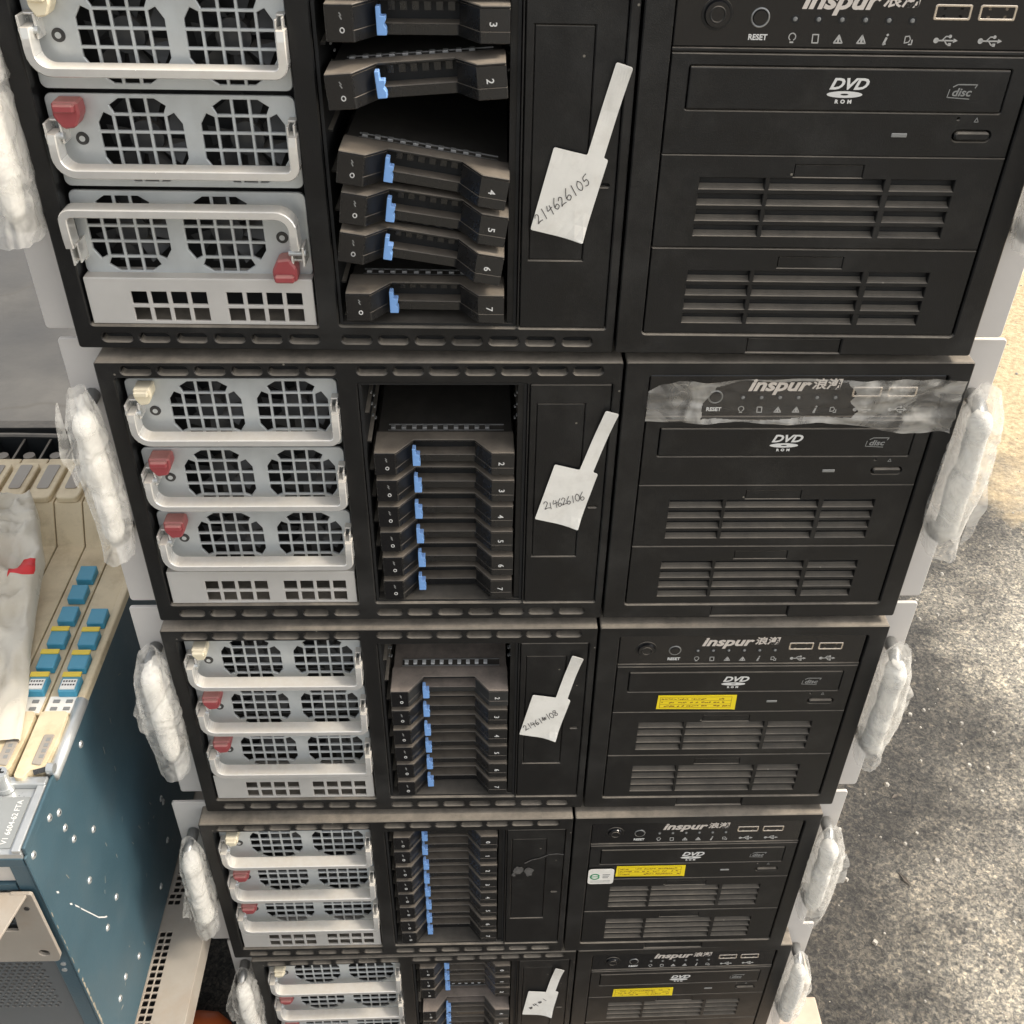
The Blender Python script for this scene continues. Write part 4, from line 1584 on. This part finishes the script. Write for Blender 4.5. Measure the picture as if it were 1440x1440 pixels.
b.cyl((-313, DF + 3, -91), 'y', 9, -3, 24, 8.5)
b.use('white')
b.cyl((-313, DF, -91), 'y', 6.5, -6, 24, 6)
b.tube([(-313, DF - 6, -91), (-314, DF - 16, -94), (-318, DF - 24, -102), (-326, DF - 28, -120)], 4.2, 12)
rpart(b, 'cable_connector')
b = MB().use('beige')
pl = [(-560, -142), (-303, -142), (-294, -106), (-289, -106)]
b.plate(rounded([(-560, -176), (-287, -176), (-284.5, -170), (-285, -104), (-298, -104), (-302, -142), (-560, -142)], 1.5, 2), [circ(-293.5, -166.5, 3.2, 18), circ(-352, -166.5, 3.2, 18)], DF - 3, DF - 1, 0.3)
b.prism([(-560, DF - 1), (-289, DF - 1), (-288, DF - 3), (-296, DF - 40), (-300, DF - 44), (-560, DF - 44)], 'z', -106.5, -104.5, bev=0.3)
b.use('dark')
b.cyl((-306, DF - 17, -104.4), 'z', 3.4, 0.12, 18)
b.cyl((-314, DF - 36, -104.4), 'z', 2.6, 0.12, 18)
b.use('screw')
b.cyl((-291, DF - 3, -118), 'y', 1.6, -0.6, 12)
rpart(b, 'mounting_flange')
b = MB().use('meshblk')
hs = []
pitch = 4.6
for r_ in range(34):
    z = -108.5 - r_ * pitch * 0.86
    if -177.5 < z < -140.5:
        continue
    for c_ in range(30):
        x = -303 - c_ * pitch - (pitch / 2 if r_ % 2 else 0)
        if z < -180:
            x -= 0
        hs.append([(x + 1.75 * math.cos(R(60 * k + 30)), z + 1.55 * math.sin(R(60 * k + 30))) for k in range(6)])
b.plate(rect(-470, -326, -293.5, -105), hs, DF + 2, DF + 3.5, 0)
b.use('dark')
b.box(-470, -294, DF + 24, DF + 26, -326, -105)
rpart(b, 'vent_mesh')
for x_, z_ in ((-288, -186), (-289, -193)):
    b = MB().use('rivet')
    b.cyl((x_, DF + 1, z_), 'y', 1.7, -0.6, 12)
    rpart(b, 'rivet')

# ------------------------------------------------------------------ black slotted tray behind the subrack
ct = thing('slotted_tray', 'black slotted plastic tray behind the cream telecom cards', 'cable tray', (-420, 250, -76))
b = MB().use('trayblk')
co = (420, -250, 76)
b.box(-560, -332, 225, 228, -88, -43, bev=0.6)
b.box(-560, -326, 262, 266, -88, -36, bev=0.6)
b.box(-560, -326, 228, 262, -88, -84)
for i in range(10):
    x = -338 - i * 21
    b.box(x - 1, x + 1, 227, 263, -84, -47, bev=0.4)
b.box(-332, -326, 222, 266, -88, -41, bev=0.8)
b.box(-560, -330, 266, 285, -88, -44, bev=0.8)
b.build('slot_frame', ct, co)
b = MB().use('trayblk')
b.tube([(-318 - 20, 245, -43), (-345, 246, -37), (-352, 247, -35.5), (-372, 248, -35), (-400, 249, -35), (-470, 249, -35)], 2.4, 8)
b.use('beige')
for i in range(6):
    b.cyl((-350 - i * 21, 243, -84), 'z', 5.5, 34, 14, 4.5)
b.build('cable_spools', ct, co, smooth=False)

# ------------------------------------------------------------------ perforated metal case under the subrack
ca = thing('perforated_case', 'dusty beige steel case with square vent holes, beneath the teal subrack', 'metal case', (-420, 100, GZ))
cb = (420, -100, -GZ)
b = MB().use('beige')
hs = []
for i in range(34):
    y = -116 + i * 5.45
    if -6 < y < 16:
        continue
    for x in (-278.6, -273.4) if y < 30 else (-276.4, -271.0):
        hs.append(rrect(x - 2.1, y - 2.0, x + 2.1, y + 2.0, 0.5, 1))
# plate() builds in x-z; turn it to lie flat
pb = MB().use('beige')
pb.plate(rrect(-620, -150, -246, 420, 3), hs, 0, 1.6, 0.3)
for v in pb.bm.verts:
    x_, y_, z_ = v.co
    v.co = Vector((x_, z_, -330.0 - y_))
for f in pb.bm.faces:
    f.normal_flip()
bmesh.ops.recalc_face_normals(pb.bm, faces=pb.bm.faces)
pb.build('top_cover', ca, cb)
b = MB().use('beige')
b.box(-247.5, -246.2, -149, 419, -352, -331.9)
b.box(-254, -247.5, -149, 419, -352, -350.5)
b.build('side_lip', ca, cb)
b = MB().use('dark')
b.box(-619, -350, -148, 418, GZ + 1, -334)
b.build('case_body', ca, cb)

# ------------------------------------------------------------------ white plastic bag on the cards
b = MB().use('bag')
edge = [(-352, 152, -18), (-347, 142, -20), (-342, 126, -26), (-335, 108, -32), (-332, 88, -34), (-331, 66, -44), (-325, 38, -54), (-314, 0, -60), (-306, -38, -61)]
N1, N2 = 64, 40


def edge_at(t):
    f = t * (len(edge) - 1)
    i = min(len(edge) - 2, int(f))
    u = f - i
    return Vector(edge[i]) * (1 - u) + Vector(edge[i + 1]) * u


V = []
for i in range(N1 + 1):
    e = edge_at(i / N1)
    row = []
    for j in range(N2 + 1):
        d = j / N2
        x = e.x - 120 * d - 2 * noise.noise(Vector((i * 0.2, j * 0.3, 2)))
        lift = 9 * math.sin(min(1, d * 1.6) * math.pi / 2)
        q = Vector((i * 0.11, j * 0.16, 0.5))
        fold = 13 * (1 - abs(noise.noise(q * 1.1 + Vector((0, 0, 3)))) * 2.2) + 8 * (1 - abs(noise.noise(q * 2.3 + Vector((4, 1, 2)))) * 2) + 3 * (1 - abs(noise.noise(q * 5)) * 2) - 10
        z = e.z + lift * (1 - 0.3 * i / N1) + (fold - 4) * min(1, d * 3 + 0.25)
        row.append(b.bm.verts.new((x, e.y - (12 + 55 * (1 - i / N1) ** 2) * d + 4 * noise.noise(q * 2), max(z, -60.5 + 0.2 * d))))
    # the hem drops to the cards
    low = b.bm.verts.new((e.x + 0.5, e.y, max(-62.0 if e.y < 158 else -32.0, e.z - 16)))
    V.append([low] + row)
for i in range(N1):
    for j in range(N2 + 1):
        f = b.bm.faces.new((V[i][j], V[i + 1][j], V[i + 1][j + 1], V[i][j + 1]))
        if 28 <= i <= 33 and 1 <= j <= 5:
            f.material_index = 1
b.use('bag')
b.use('bagred')
bag = b.build('plastic_bag', None, (0, 0, 0), smooth=True)
tag(bag, 'crumpled white plastic bag with a red printed patch lying on the cream cards', 'bag')

# ------------------------------------------------------------------ orange plastic thing in the dark gap
b = MB().use('orange')
path = [(-350, 63, GZ + 15), (-336, 69, GZ + 18), (-320, 73, GZ + 20), (-304, 75, GZ + 18), (-292, 75, GZ + 12)]
b.tube(path, [9, 15, 19, 16, 9], 16)
orn = b.build('orange_grip', None, smooth=True)
tag(orn, 'rounded orange plastic grip lying in the dark gap left of the stack', 'plastic grip')
